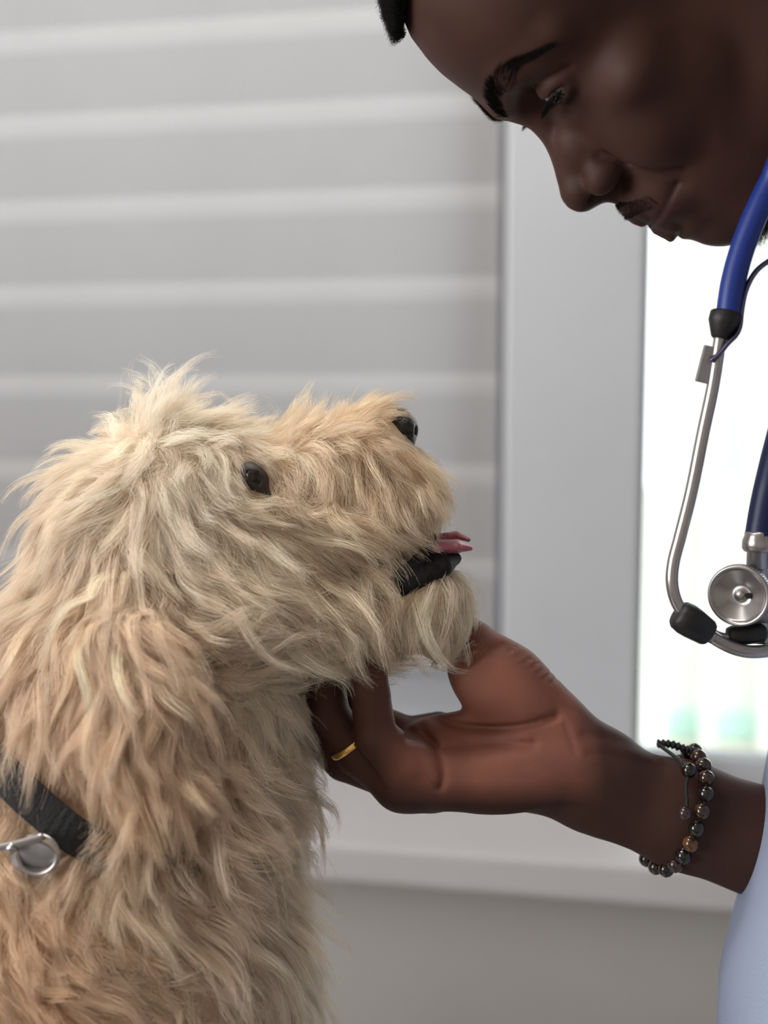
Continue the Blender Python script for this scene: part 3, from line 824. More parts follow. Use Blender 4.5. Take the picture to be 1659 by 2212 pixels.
# nose
f.cap((0, -0.75, 1.0), (0, 0.9, -2.3), 0.66, 0.78, 0.75)
f.ell((0, 1.42, -3.4), (1.22, 1.15, 1.05), 0.6)
f.cap((0, 1.5, -3.9), (0, 0.7, -4.9), 0.6, 0.6, 0.45)
for s in (1, -1):
    f.ell((s * 1.58, 0.42, -3.9), (0.80, 1.2, 0.86), 0.42)                 # alae
    f.ell((s * 0.95, -0.2, -2.6), (1.0, 1.1, 1.5), 0.7)
for s in (1, -1):
    f.cap((s * 0.85, 1.65, -4.12), (s * 1.34, 0.45, -4.5), 0.30, 0.44, 0.10, 'sub')  # nostrils
    f.cap((s * 2.25, 0.0, -3.2), (s * 2.45, -0.55, -4.5), 0.14, 0.14, 0.35, 'sub')   # alar groove
# lips
def lip_arc(z0, y0, zc, yc, xc, n=9):
    t = np.linspace(-1, 1, n)
    return [(xc * q, y0 + (yc - y0) * abs(q) ** 1.7, z0 + (zc - z0) * abs(q) ** 1.5) for q in t]
P = lip_arc(-6.85, 1.15, -7.1, -1.35, 2.75)
f.chain(P, [0.18 + 0.44 * (1 - abs(t) ** 1.6) for t in np.linspace(-1, 1, 9)], 0.45)
P = lip_arc(-8.35, 1.1, -7.3, -1.35, 2.75)
f.chain(P, [0.18 + 0.54 * (1 - abs(t) ** 1.8) for t in np.linspace(-1, 1, 9)], 0.45)
def hcrease(line, amp, sg, ymin=-3.0):
    """press a soft crease into the front of the face along a line in (x, z), both sides"""
    for s in (1, -1):
        L = np.array([(s * p[0], p[1]) for p in line], float)
        lo = np.r_[L[:, 0].min() - 4 * sg, ymin, L[:, 1].min() - 4 * sg]; hi = np.r_[L[:, 0].max() + 4 * sg, 4.5, L[:, 1].max() + 4 * sg]
        sl, (x, y, z) = f._sub(lo, hi)
        d = np.full(np.broadcast(x, z).shape, 1e9)
        for p, q in zip(L[:-1], L[1:]):
            ba = q - p
            t = np.clip(((x - p[0]) * ba[0] + (z - p[1]) * ba[1]) / (ba @ ba), 0, 1)
            d = np.minimum(d, np.hypot(x - p[0] - t * ba[0], z - p[1] - t * ba[1]))
        f.F[sl] += (amp * np.exp(-(d / sg) ** 2) * np.clip((y - ymin) / 0.5, 0, 1)).astype(np.float32)
f.ell((0, 1.75, -5.95), (0.28, 0.3, 0.55), 0.35, 'sub')                     # philtrum
MOUTH = spline([(0.01, -7.56), (0.8, -7.5), (1.6, -7.42), (2.4, -7.3), (2.95, -7.15)], 14)
hcrease(MOUTH, 0.12, 0.14)
hcrease([(2.9, -7.05), (3.15, -7.35)], 0.10, 0.35)
hcrease(spline([(2.5, -4.6), (3.1, -5.6), (3.6, -6.9)], 8), 0.14, 0.35)
# eyes cast down: upper lid covers most, a slit shows the eye
EYEC = np.array([3.1, -2.25, 0.42])
for s in (1, -1):
    c = EYEC * np.array([s, 1, 1])
    f.ell(c, (1.36, 1.36, 1.30), 0.3)
    P = [c + np.array([s * x, y, z]) for x, y, z in ((-1.25, 1.0, 0.02), (-0.5, 1.28, -0.20), (0.2, 1.30, -0.24), (0.85, 1.02, -0.30), (1.55, 0.42, -0.34))]
    f.chain(P, [0.12, 0.28, 0.34, 0.30, 0.12], 0.08, 'sub')
hcrease(spline([(1.75, 0.75), (2.4, 1.22), (3.2, 1.32), (4.1, 1.0), (4.75, 0.35)], 16), 0.12, 0.13)
hcrease(spline([(1.9, -0.35), (2.8, -0.75), (3.9, -0.55)], 8), 0.08, 0.22)
# pull the middle of the face on to the observed profile (y, z)
PROF = np.array([(-1.42, 7.71), (-0.78, 6.78), (-0.38, 5.53), (-0.16, 4.05), (0.0, 2.85), (0.22, 2.1), (0.2, 1.3), (0.02, 0.4), (0.2, -0.4), (0.5, -1.0), (1.07, -1.65), (2.08, -2.54), (2.53, -3.14), (2.6, -3.67), (2.45, -4.17), (2.0, -4.56),
    (1.42, -4.95), (1.26, -5.13), (1.5, -5.74), (1.68, -6.26), (1.76, -7.09), (1.46, -7.56), (1.66, -7.88), (1.75, -8.4), (1.62, -8.95), (1.39, -9.32), (1.15, -9.91), (0.97, -10.96), (0.55, -11.8), (-0.4, -12.6)])[::-1]
zz = HF.ax[2]; kz = np.where((zz > -12.6) & (zz < 7.7))[0]
ix0 = int(round((0 - HF.lo[0]) / HF.h))
yy = HF.ax[1]
mid = HF.F[ix0][:, kz]
now = np.array([yy[np.where(mid[:, i] < 0)[0][-1]] if (mid[:, i] < 0).any() else -3 for i in range(len(kz))])
for i in range(len(kz)):                                                    # sub-voxel crossing
    q = np.where(mid[:, i] < 0)[0]
    if len(q):
        q = q[-1]; now[i] = yy[q] + HF.h * mid[q, i] / (mid[q, i] - mid[q + 1, i])
dlt = np.interp(zz[kz], PROF[:, 1], PROF[:, 0]) - now
dlt = np.convolve(np.pad(dlt, 3, mode='edge'), np.ones(7) / 7, 'valid')
dlt *= np.clip((zz[kz] + 12.6) / 0.8, 0, 1) * np.clip((7.7 - zz[kz]) / 0.8, 0, 1)
sig = np.interp(zz[kz], [-12.6, -9, -7, -5.2, -4.5, -2.0, 0.0, 1.5, 3.0, 8.0], [2.2, 2.2, 1.9, 1.6, 1.0, 0.9, 0.9, 2.2, 4.5, 5.0])
ky = np.where(yy > -4.0)[0]
xx = HF.ax[0]
for i, kq in enumerate(kz):
    sh = dlt[i] * np.exp(-(xx[:, None] / sig[i]) ** 2) * np.clip((yy[ky][None, :] + 4.0) / 2.5, 0, 1)
    src = (yy[ky][None, :] - sh - yy[0]) / HF.h
    src = np.clip(src, 0, len(yy) - 1.001); a0 = src.astype(int); fr = src - a0
    col_ = HF.F[:, :, kq]
    r_ = np.arange(len(xx))[:, None]
    HF.F[:, ky, kq] = (col_[r_, a0] * (1 - fr) + col_[r_, a0 + 1] * fr).astype(np.float32)
# ears
for s in (1, -1):
    R = rows_from_axis((0, -0.25, 1.0), (s * 1.0, 0.25, 0.0))
    f.ell((s * 7.5, -10.4, -0.8), (3.1, 1.9, 0.75), 0.5, 'add', R)
    f.ell((s * 8.25, -9.9, -0.5), (2.1, 1.1, 0.55), 0.3, 'sub', R)
    f.ell((s * 7.35, -9.6, -2.7), (0.8, 0.7, 0.6), 0.4)
    f.ell((s * 7.6, -9.0, -1.0), (0.55, 0.4, 0.5), 0.3)
# neck
f.cap((0, -10.3, -4.5), (0, -12.0, -17.0), 5.4, 6.0, 2.0)
f.cap((0, -4.6, -10.6), (0, -9.0, -15.5), 2.3, 4.2, 2.0)
HV, HQ = HF.mesh(5)
HVW = head_to_world(HV)

# right forearm and hand (stage units)
AF = Field((590, 1230, -280), (2350, 2350, 230), 5.0)
a = AF
def cs3(*p): return S(*p)
a.cap(S(2050, 1960, -60), S(1480, 1762, -50), 150, 112, 0, sz=(1, 1, 1.25))
a.cap(S(1480, 1762, -50), S(1290, 1697, -40), 112, 104, 40, sz=(1, 1, 1.4))
a.cap(S(2050, 1960, -60), S(2330, 1500, -80), 150, 175, 60)                     # elbow and upper arm
a.cap(S(1300, 1690, -40), S(1130, 1655, -45), 100, 92, 40, sz=(1, 1, 1.4))
a.cap(S(1200, 1650, -55), S(930, 1655, -60), 88, 82, 40, sz=(1, 1, 1.5))        # palm
a.ell(S(1105, 1674, 2), (192, 82, 62), 28, R=rows_from_axis((-1, 0.12, 0)))   # hypothenar
a.ell(S(1105, 1498, -40), (158, 92, 82), 40, R=rows_from_axis((-0.83, -0.56, 0)))   # thenar
a.cap(S(1220, 1580, -50), S(1290, 1650, -50), 62, 70, 60)
a.chain([S(1085, 1462, -60), S(1022, 1398, -85), S(940, 1335, -105), S(880, 1295, -112)], [76, 58, 50, 40], 40)      # thumb
a.ell(S(985, 1622, -62), (130, 84, 60), 40)
# hollow of the palm
a.ell(S(985, 1580, 62), (125, 42, 62), 40, 'sub', R=rows_from_axis((-1, -0.05, 0)))
# fingers: little, ring, middle, index
LITTLE = [S(945, 1672, 0), S(872, 1650, 30), S(812, 1590, 46), S(800, 1500, 48), S(792, 1420, 36), S(786, 1372, 26)]
RING = [S(925, 1685, -50), S(862, 1684, -30), S(775, 1632, -8), S(712, 1545, -8), S(705, 1470, -24), S(712, 1420, -30)]
MIDDLE = [S(930, 1660, -95), S(860, 1672, -80), S(745, 1640, -66), S(668, 1562, -62), S(672, 1490, -66), S(690, 1430, -70)]
INDEX = [S(945, 1600, -130), S(880, 1600, -125), S(800, 1560, -130), S(740, 1500, -128), S(735, 1430, -120), S(745, 1380, -115)]
a.chain(LITTLE, [64, 54, 45, 42, 39, 30], 44)
a.chain(RING, [70, 60, 46, 44, 40, 32], 30)
a.chain(MIDDLE, [70, 60, 48, 45, 41, 32], 24)
a.chain(INDEX, [66, 54, 46, 43, 39, 32], 24)
a.ell(S(876, 1690, -20), (62, 62, 60), 30)                                       # knuckle pad
# creases of the palm and wrist, pressed into the side that faces the camera
u_, v_, w_ = a.ax
def crease(line, amp, sig):
    L = [S(x, y, 20) for x, y in line]
    lo = np.min(L, 0) - 4 * sig; hi = np.max(L, 0) + 4 * sig; lo[2] = -75; hi[2] = 200
    sl, (x, y, z) = a._sub(lo, hi)
    d = np.full(np.broadcast(x, y).shape, 1e9)
    for p, q in zip(L[:-1], L[1:]):
        ba = (q - p)[:2]
        t = np.clip(((x - p[0]) * ba[0] + (y - p[1]) * ba[1]) / (ba @ ba), 0, 1)
        d = np.minimum(d, np.hypot(x - p[0] - t * ba[0], y - p[1] - t * ba[1]))
    a.F[sl] += (amp * np.exp(-(d / sig) ** 2) * np.clip((z + 75) / 40, 0, 1)).astype(np.float32)
crease(spline([(884, 1518), (915, 1548), (965, 1572), (1040, 1582), (1110, 1572), (1170, 1555), (1200, 1546)], 30), 13, 9)
crease(spline([(872, 1530), (900, 1570), (940, 1608), (960, 1618), (1050, 1612), (1150, 1606)], 30), 7, 9)
crease(spline([(880, 1590), (918, 1600), (945, 1630), (953, 1668), (948, 1690)], 24), 12, 8)
crease(spline([(985, 1452), (1040, 1415), (1090, 1400)], 12), 7, 9)
crease([(1200, 1522), (1240, 1540)], 2.0, 6)
crease(spline([(1262, 1590), (1340, 1606), (1440, 1640)], 12), 3.5, 11)
crease(spline([(1270, 1626), (1350, 1640), (1440, 1668)], 12), 3.0, 10)
crease(spline([(1215, 1548), (1226, 1580), (1240, 1620)], 8), 2.2, 6)
for i in range(7):
    crease([(1100 + i * 15, 1412 + i * 11), (1118 + i * 16, 1402 + i * 12)], 3, 4)
# tendons of the wrist
AV, AQ = AF.mesh(3)
# torso under the coat (coarse), one body mesh together with head and arm
TF = Field((1650, 0, -620), (2900, 3600, 620), 16.0)
TORSO = [S(2050, 250, -20), S(2330, 650, -20), S(2480, 1400, 0), S(2430, 2000, 0), S(2300, 2600, 0)]
TF.chain(TORSO, [170, 230, 290, 290, 290], 60, sz=(1, 1, 0.75))
TF.cap(S(2330, 800, -330), S(2330, 800, 300), 165, 165, 120)
TV, TQ = TF.mesh(2)
bv = np.concatenate([HVW, stage_to_world(AV), stage_to_world(TV)])
bq = np.concatenate([HQ, AQ + len(HV), TQ + len(HV) + len(AV)])

m_skin = bpy.data.materials.new('brown_skin'); m_skin.use_nodes = True
nt = m_skin.node_tree; b = nt.nodes['Principled BSDF']
at_ = nt.nodes.new('ShaderNodeAttribute'); at_.attribute_name = 'skin'; 
tc = nt.nodes.new('ShaderNodeTexCoord'); n1 = nt.nodes.new('ShaderNodeTexNoise'); n1.inputs['Scale'].default_value = 26; n1.inputs['Detail'].default_value = 5
mx = nt.nodes.new('ShaderNodeMix'); mx.data_type = 'RGBA'; mx.blend_type = 'MULTIPLY'; mx.inputs[0].default_value = 1.0
cr = nt.nodes.new('ShaderNodeValToRGB'); cr.color_ramp.elements[0].position = 0.35; cr.color_ramp.elements[0].color = (0.82, 0.80, 0.80, 1); cr.color_ramp.elements[1].position = 0.65; cr.color_ramp.elements[1].color = (1.12, 1.1, 1.08, 1)
nt.links.new(tc.outputs['Object'], n1.inputs['Vector']); nt.links.new(n1.outputs['Fac'], cr.inputs[0])
nt.links.new(at_.outputs['Color'], mx.inputs[6]); nt.links.new(cr.outputs[0], mx.inputs[7]); nt.links.new(mx.outputs[2], b.inputs['Base Color'])
n2 = nt.nodes.new('ShaderNodeTexNoise'); n2.inputs['Scale'].default_value = 900; n2.inputs['Detail'].default_value = 3
bp = nt.nodes.new('ShaderNodeBump'); bp.inputs['Strength'].default_value = 0.18; bp.inputs['Distance'].default_value = 0.0006
nt.links.new(tc.outputs['Object'], n2.inputs['Vector']); nt.links.new(n2.outputs['Fac'], bp.inputs['Height']); nt.links.new(bp.outputs['Normal'], b.inputs['Normal'])
b.inputs['Roughness'].default_value = 0.6; b.inputs['Specular IOR Level'].default_value = 0.22

person_base = stage_to_world(S(2300, 2600, 0)); person_base[2] = 0.0
person = empty('person', person_base)
tag(person, 'person in a pale blue-white coat leaning down to hold the dog\'s chin', 'person')
body = mesh_obj('body', bv, bq, m_skin, person)
# skin tone: palm lighter and redder, lips darker
FACE = lin((67, 43, 37)); PALM = lin((138, 90, 77)); ARM = lin((66, 44, 38)); LIP = lin((58, 36, 37))
colr = np.tile(FACE, (len(bv), 1))
# lips
lz = HV[:, 2]; lx = HV[:, 0]; ly = HV[:, 1]
lipm = np.exp(-((lz + 7.4 + 0.02 * lx ** 2) / 0.95) ** 4) * np.exp(-(lx / 2.6) ** 6) * (ly > -1.2)
colr[:len(HV)] = FACE * (1 - lipm[:, None]) + LIP * lipm[:, None]
AVv = AV
pal = 1 / (1 + np.exp(-(AVv[:, 2] - (-28)) / 10)) * np.clip((1300 - AVv[:, 0]) / 70, 0, 1) * np.clip((1728 - AVv[:, 1]) / 55, 0, 1)
pal = np.maximum(pal, np.clip((1230 - AVv[:, 0]) / 60, 0, 1) * (AVv[:, 1] < 1640) * (AVv[:, 2] > -110) * 0.9)
pal *= np.clip((AVv[:, 0] - 800) / 110, 0.12, 1)
colr[len(HV):len(HV) + len(AV)] = ARM * (1 - pal[:, None]) + PALM * pal[:, None]
ca = body.data.color_attributes.new('skin', 'FLOAT_COLOR', 'POINT')
ca.data.foreach_set('color', np.c_[colr, np.ones(len(colr))].astype(np.float32).ravel())

# eyes
m_white = mat('eye_white', (96, 84, 80), 0.4, spec=0.3)
m_iris = mat('eye_iris', (26, 16, 12), 0.12, coat=0.5)
GAZE = np.array([0.06, 0.96, -0.22])
for s in (1, -1):
    c = EYEC * np.array([s, 1, 1])
    ax = head_to_world(c + GAZE) - head_to_world(c)
    prof = [(0.001, -1.22)] + [(1.22 * math.sin(q), -1.22 * math.cos(q)) for q in np.linspace(0.15, math.pi - 0.02, 16)] + [(0.001, 1.22)]
    e = MB().lathe([(r * HSC, h * HSC) for r, h in prof], head_to_world(c), ax, 28).build('eye', m_white, person)
    ax = ax / np.linalg.norm(ax)
    prof = [(0.80, 0.93), (0.66, 1.06), (0.55, 1.16), (0.35, 1.26), (0.12, 1.30), (0.001, 1.305)]
    MB().lathe([(r * HSC, h * HSC) for r, h in prof], head_to_world(c), ax, 24).build('iris', m_iris, e)

# hair, brows, lashes, moustache and beard: strands rooted on the head surface
m_hair = mat('black_hair', (11, 10, 10), 0.6, spec=0.12)
def to_surface(P, off=0.02):
    P = np.asarray(P, float).copy()
    for _ in range(12):
        v, g = HF.sample(P); P -= g * np.clip(v - off, -0.4, 0.4)[:, None]
    return P
def strands(name, roots, dirs, L, lift, k, rad, curl=0.0, cf=2.0, jit=0.2, sub=None):
    n = len(roots)
    v, g = HF.sample(roots)
    T = dirs - g * (dirs * g).sum(1)[:, None]; T /= np.linalg.norm(T, axis=1)[:, None] + 1e-6
    T = T + rng.normal(0, jit, (n, 3)); T /= np.linalg.norm(T, axis=1)[:, None]
    B = np.cross(g, T)
    ln = L * rng.uniform(0.7, 1.15, n)
    s = np.linspace(0, 1, k)
    ph = rng.random(n) * 6.28
    D = T * (1 - lift) + g * lift
    P = roots[:, None] + D[:, None] * (ln[:, None] * s)[..., None] - g[:, None] * (0.25 * lift * ln[:, None] * s * s)[..., None]
    if curl:
        a_ = ph[:, None] + 6.28 * cf * s
        r_ = curl * np.clip(s * 3, 0, 1)
        P = P + (B[:, None] * np.cos(a_)[..., None] + T[:, None] * np.sin(a_)[..., None]) * (r_[None, :, None])
    return hair_curves(name, head_to_world(P), m_hair, sub or person, rad, rad * 0.45)
# scalp cap
def hairline(P):
    x, y, z = P[:, 0], P[:, 1], P[:, 2]
    m = (z > 7.75 + 0.10 * x ** 2) & (y > -7.5)                               # over the forehead
    m |= (y < -4.4 - 0.42 * (7.6 - z)) & (z > -1.2)                           # temples and sideburns
    m |= (y < -11.8) & (z > -6.5)                                             # nape
    m |= (z > 7.2) & (y < -4.4)
    return m & ~((np.abs(x) > 6.7) & (z < 2.3) & (z > -5) & (y > -13.2) & (y < -8.2))
mk = hairline(HV) & (HV[:, 2] > -7)
fk = mk[HQ].all(1)
ids = np.unique(HQ[fk]); re = np.full(len(HV), -1); re[ids] = np.arange(len(ids))
v, g = HF.sample(HV[ids])
cv = HV[ids] + g * (0.36 + 0.10 * np.sin(HV[ids] * 9.1).prod(1)[:, None])
hair = mesh_obj('hair', head_to_world(cv), re[HQ[fk]], mat('black_scalp_hair', (13, 11, 11), 0.75, bump=1.0, bscale=420), person)
R0, _ = sample_mesh(HV, HQ[fk], 20000, lambda c, n: np.where((c[:, 1] > -6) & (c[:, 2] > 5), 5.0, 0.7))
strands('hair_curls', to_surface(R0, 0.2), np.tile([0, 1.0, 0.3], (len(R0), 1)), 1.15, 0.9, 12, 0.00007, curl=0.15, cf=2.2, jit=0.4, sub=hair)
# brows
for s in (1, -1):
    P = spline([(0.95, 0.2, 1.95), (1.7, 0.0, 2.5), (2.8, -0.8, 2.85), (4.2, -1.8, 2.65), (5.6, -2.9, 1.75)], 60) * np.array([s, 1, 1])
    T = np.gradient(P, axis=0)
    n = 1300
    t = rng.random(n) ** 0.9 * 59; i = np.minimum(t.astype(int), 58)
    w = np.interp(t / 59, [0, 0.15, 0.5, 1], [0.42, 0.52, 0.36, 0.10])
    r = P[i] * (1 - (t - i)[:, None]) + P[i + 1] * (t - i)[:, None] + np.outer(rng.uniform(-1, 1, n) * w, [0, 0, 1])
    d = T[i] + np.outer(np.interp(t / 59, [0, 0.3, 1], [0.25, 0.1, -0.02]), [0, 0, 1.0])
    strands('eyebrow', to_surface(r), d / np.linalg.norm(d, axis=1)[:, None], 0.62, 0.18, 6, 0.00006, jit=0.12)
    # lashes on the edge of the upper lid
    c = EYEC * np.array([s, 1, 1])
    P = spline([c + np.array([s * x, y, z]) for x, y, z in ((-0.85, 1.15, -0.22), (-0.2, 1.36, -0.06), (0.5, 1.26, -0.08), (1.2, 0.78, -0.22))], 40)
    n = 130; i = rng.integers(0, 40, n); q = P[i] + rng.normal(0, 0.02, (n, 3))
    out = np.stack([s * np.interp(i, [0, 39], [-0.3, 0.6]), np.full(n, 0.9), np.full(n, -0.35)], 1)
    sst = np.linspace(0, 1, 6)
    lash = q[:, None] + out[:, None] * (0.80 * rng.uniform(0.7, 1.1, n)[:, None] * sst)[..., None] + np.array([0, 0, 0.22]) * (sst ** 2)[None, :, None]
    hair_curves('eyelashes', head_to_world(lash), m_hair, person, 0.00010, 0.00003)
# moustache and goatee
n = 2400
r = np.stack([np.clip(rng.normal(0, 1.3, n), -2.8, 2.8), np.full(n, 1.2), np.zeros(n)], 1)
r[:, 2] = -5.55 - 0.10 * np.abs(r[:, 0]) ** 1.4 - rng.random(n) * 1.0 + 0.1
strands('moustache', to_surface(r), np.stack([r[:, 0] * 0.25, np.zeros(n), -np.ones(n)], 1), 0.22, 0.4, 5, 0.000035, jit=0.4)
n = 1100
r = np.stack([rng.normal(0, 1.3, n), -0.3 - rng.random(n) * 3.0, np.full(n, -12.9)], 1)
strands('beard', to_surface(r), np.tile([0, 0.3, -1.0], (n, 1)), 1.35, 0.8, 14, 0.00006, curl=0.17, cf=2.4, jit=0.4)

# coat
m_coat = mat('pale_blue_white_coat', (138, 148, 172), 0.85, noise=0.05, nscale=14, bump=0.4, bscale=700)
CF = Field((1300, 200, -760), (3200, 3900, 760), 13.0)
CF.chain([S(2330, 640, -20), S(2480, 1000, 0), S(2400, 1400, 40), S(2265, 1780, 90), S(2175, 2250, 110), S(2150, 2800, 110), S(2150, 3700, 60)], [260, 380, 470, 555, 565, 580, 580], 60, sz=(1, 1, 0.95))
CF.cap(S(2330, 800, -360), S(2330, 800, 330), 225, 225, 120)
CF.chain([S(2330, 820, -360), S(2480, 1500, -330), S(2230, 2020, -120)], [215, 205, 190], 60)      # right sleeve
CF.chain([S(2330, 820, 330), S(2480, 1600, 380), S(2300, 2250, 400)], [215, 200, 180], 60)          # left sleeve
CF.cap(S(1950, 150, -20), S(2330, 660, -20), 185, 150, 30, 'sub')                                     # neck opening
CV, CQ = CF.mesh(3)
coat = mesh_obj('coat', stage_to_world(CV), CQ, m_coat, person)
# collar
cc = spline([S(2330, 780, 220), S(2180, 700, 190), S(2090, 560, 60), S(2090, 520, -80), S(2180, 640, -230), S(2330, 780, -260)], 24)
MB().tube(stage_to_world(cc), 0.016, 12, True, flat=((0, 0, 1), 0.45)).build('collar', m_coat, coat)

# ================================================================== STETHOSCOPE
m_blue = mat('blue_rubber_tubing', (22, 48, 128), 0.42, noise=0.05, nscale=30, spec=0.4)
m_blue_shaded = mat('shaded_blue_rubber_tubing', (14, 24, 66), 0.45, noise=0.05, nscale=30, spec=0.4)  # same tubing as the blue one, its shade put into the colour
m_black = mat('black_rubber', (16, 16, 18), 0.5, noise=0.1, nscale=60, bump=0.2, bscale=900)
m_chrome = mat('chromed_steel', (168, 164, 164), 0.26, 0.85, noise=0.04, nscale=40)
m_dull = mat('dull_steel_plate', (150, 148, 150), 0.45, 0.6, noise=0.05, nscale=60)
m_spring = mat('steel_spring_strip', (96, 92, 120), 0.3, 1.0)
st_base = stage_to_world(S(1590, 1420, 150))
st = empty('stethoscope', st_base)
tag(st, 'stethoscope with blue tubing and steel ear tubes hanging from the person\'s neck', 'stethoscope')
def path(pts, n=48): return stage_to_world(spline([S(*p) for p in pts], n))
r_ = PX * 0.92
def hs(x, y, z): return head_to_stage(np.array([x, y, z], float))
blue = [S(*p) for p in ((1573, 700, 205), (1576, 660, 207), (1586, 600, 211), (1606, 530, 218), (1636, 455, 230), (1668, 390, 242), (1720, 300, 272))] + [hs(7.1, -9.6, -12), hs(6.2, -14.6, -12.4), hs(3.6, -17.6, -12.8), hs(0, -18.6, -13)]
MB().tube(stage_to_world(spline(blue, 70)), 26.5 * r_, 20).build('tubing', m_blue, st)
blue_shaded = [S(*p) for p in ((1640, 1160, 150), (1650, 1100, 152), (1664, 1035, 156), (1690, 930, 140), (1730, 780, 60), (1790, 560, -120))] + [hs(-7.3, -8.6, -12.5), hs(-6.6, -14.6, -12.6), hs(-3.6, -17.8, -12.9), hs(0, -18.6, -13)]
MB().tube(stage_to_world(spline(blue_shaded, 70)), 31 * r_, 20).build('tubing', m_blue_shaded, st)
def axis_pt(a, b): 
    A = stage_to_world(S(*a)); B = stage_to_world(S(*b)); return A, B - A, np.linalg.norm(B - A)
o_, ax_, L_ = axis_pt((1570, 674, 205), (1555, 732, 203))
MB().lathe([(30 * r_, 0), (34 * r_, 0.06 * L_), (34 * r_, 0.38 * L_), (32 * r_, 0.45 * L_), (20 * r_, 0.94 * L_), (16 * r_, L_)], o_, ax_, 24).build('connector', m_black, st)
ear_path = [(1557, 722, 203), (1541, 830, 198), (1519, 935, 190), (1494, 1060, 180), (1469, 1160, 172), (1455, 1215, 168), (1452, 1262, 166), (1464, 1305, 164), (1495, 1345, 162), (1540, 1378, 160)]
MB().tube(path(ear_path, 80), 14.0 * r_, 16).build('ear_tube', m_chrome, st)
# flat clip of the leaf spring round the tube
A = S(1551, 752, 203); B = S(1531, 830, 200); d = (B - A) / np.linalg.norm(B - A); sd = np.array([-d[1], d[0], 0]); tw = np.array([0, 0, 1.0])
def plate(A, B, half, off, th, name, m):
    d = (B - A) / np.linalg.norm(B - A); sd = np.array([-d[1], d[0], 0])
    M = Matrix.Identity(4)
    P = []
    mb = MB()
    c = (A + B) / 2 + sd * off
    ax = dir_to_world(np.stack([sd, d, [0, 0, 1.0]]))
    M = Matrix(((ax[0][0], ax[1][0], ax[2][0], 0), (ax[0][1], ax[1][1], ax[2][1], 0), (ax[0][2], ax[1][2], ax[2][2], 0), (0, 0, 0, 1)))
    M.translation = Vector(stage_to_world(c))
    h = np.linalg.norm(B - A) / 2 * PX
    return mb.box((-half * PX, -h, -th * PX), (half * PX, h, th * PX), M, 2.2 * PX).build(name, m, st, False)
plate(A, B, 15, 13, 5, 'spring_clip', m_dull)
MB().tube(path([(1535, 778, 207), (1552, 766, 214), (1572, 742, 216), (1588, 726, 214), (1597, 706, 212), (1601, 672, 212), (1609, 632, 212), (1626, 596, 212), (1652, 570, 210), (1700, 548, 200), (1760, 560, 180), (1800, 640, 160)], 60), 6 * r_, 10, True, flat=(dir_to_world(np.array([0, 0, 1.0])), 2.2)).build('leaf_spring', m_spring, st)
o_, ax_, L_ = axis_pt((1462, 1324, 163), (1533, 1370, 160))
MB().lathe([(14 * r_, -0.02 * L_), (27 * r_, 0.0), (33 * r_, 0.08 * L_), (36 * r_, 0.28 * L_), (35 * r_, 0.5 * L_), (30 * r_, 0.92 * L_), (26 * r_, L_), (14 * r_, 1.01 * L_)], o_, ax_, 28).build('rubber_joint', m_black, st)
MB().tube(path([(1520, 1363, 160), (1555, 1386, 158), (1590, 1402, 156), (1630, 1408, 152), (1680, 1400, 140), (1740, 1370, 110), (1790, 1300, 80), (1800, 1000, 120), (1800, 640, 160)], 60), 14.5 * r_, 16).build('ear_tube', m_chrome, st)
MB().tube(path([(1535, 1364, 140), (1560, 1374, 140), (1590, 1376, 142)], 12), 9 * r_, 12).build('ear_tube', m_chrome, st)
o_, ax_, L_ = axis_pt((1570, 1374, 138), (1654, 1366, 138))
MB().lathe([(9 * r_, 0), (18 * r_, 0.03 * L_), (22 * r_, 0.14 * L_), (23 * r_, 0.5 * L_), (21 * r_, 0.9 * L_), (14 * r_, L_)], o_, ax_, 24).build('ear_tip', m_black, st)
# chest piece
cp = empty('chest_piece', (0, 0, 0)); cp.parent = st; cp.location = stage_to_world(S(1594, 1285, 190)) - st_base
nrm = dir_to_world(np.array([-0.56, 0.06, 0.83]))
c = stage_to_world(S(1596, 1286, 168))
R = 66 * PX * 0.93
MB().lathe([(0.001, -0.42 * R), (0.72 * R, -0.42 * R), (0.96 * R, -0.3 * R), (1.0 * R, -0.25 * R), (1.0 * R, 0.10 * R), (0.97 * R, 0.14 * R), (0.91 * R, 0.13 * R), (0.87 * R, 0.05 * R), (0.80 * R, -0.02 * R), (0.42 * R, -0.16 * R), (0.38 * R, -0.20 * R), (0.16 * R, -0.24 * R), (0.13 * R, -0.10 * R), (0.001, -0.08 * R)], c, nrm, 64).build('bell', m_chrome, cp)
mb = MB()
ca = np.cross(nrm, [0, 0, 1.0]); ca /= np.linalg.norm(ca); cb = np.cross(nrm, ca)
for i in range(72):                        # knurled edge
    t = i * 2 * math.pi / 72
    p = c + R * 1.0 * (math.cos(t) * ca + math.sin(t) * cb)
    mb.tube([p - nrm * 0.22 * R, p + nrm * 0.06 * R], 0.022 * R, 6)
mb.build('knurled_rim', m_dull, cp)
hp = c + nrm * (-0.16 * R) + (0.28 * R) * dir_to_world(np.array([0.8, 0.1, 0.55])) 
MB().lathe([(0.001, -0.01 * R), (0.10 * R, -0.01 * R), (0.10 * R, 0.012 * R), (0.001, 0.014 * R)], hp, nrm, 20).build('sound_hole', mat('dark_hole', (10, 10, 10), 0.9), cp)
MB().tube(path([(1640, 1390, 120), (1642, 1330, 120), (1640, 1260, 125), (1638, 1180, 148)], 16), [20 * r_] * 16, 18).build('stem', m_chrome, cp)
o_, ax_, L_ = axis_pt((1638, 1192, 150), (1640, 1150, 150))
MB().lathe([(20 * r_, -0.9 * L_), (24 * r_, -0.85 * L_), (24 * r_, -0.05 * L_), (30 * r_, 0), (35 * r_, 0.15 * L_), (35 * r_, 0.55 * L_), (31 * r_, 0.8 * L_), (31 * r_, L_)], o_, ax_, 28).build('stem_collar', m_chrome, cp)
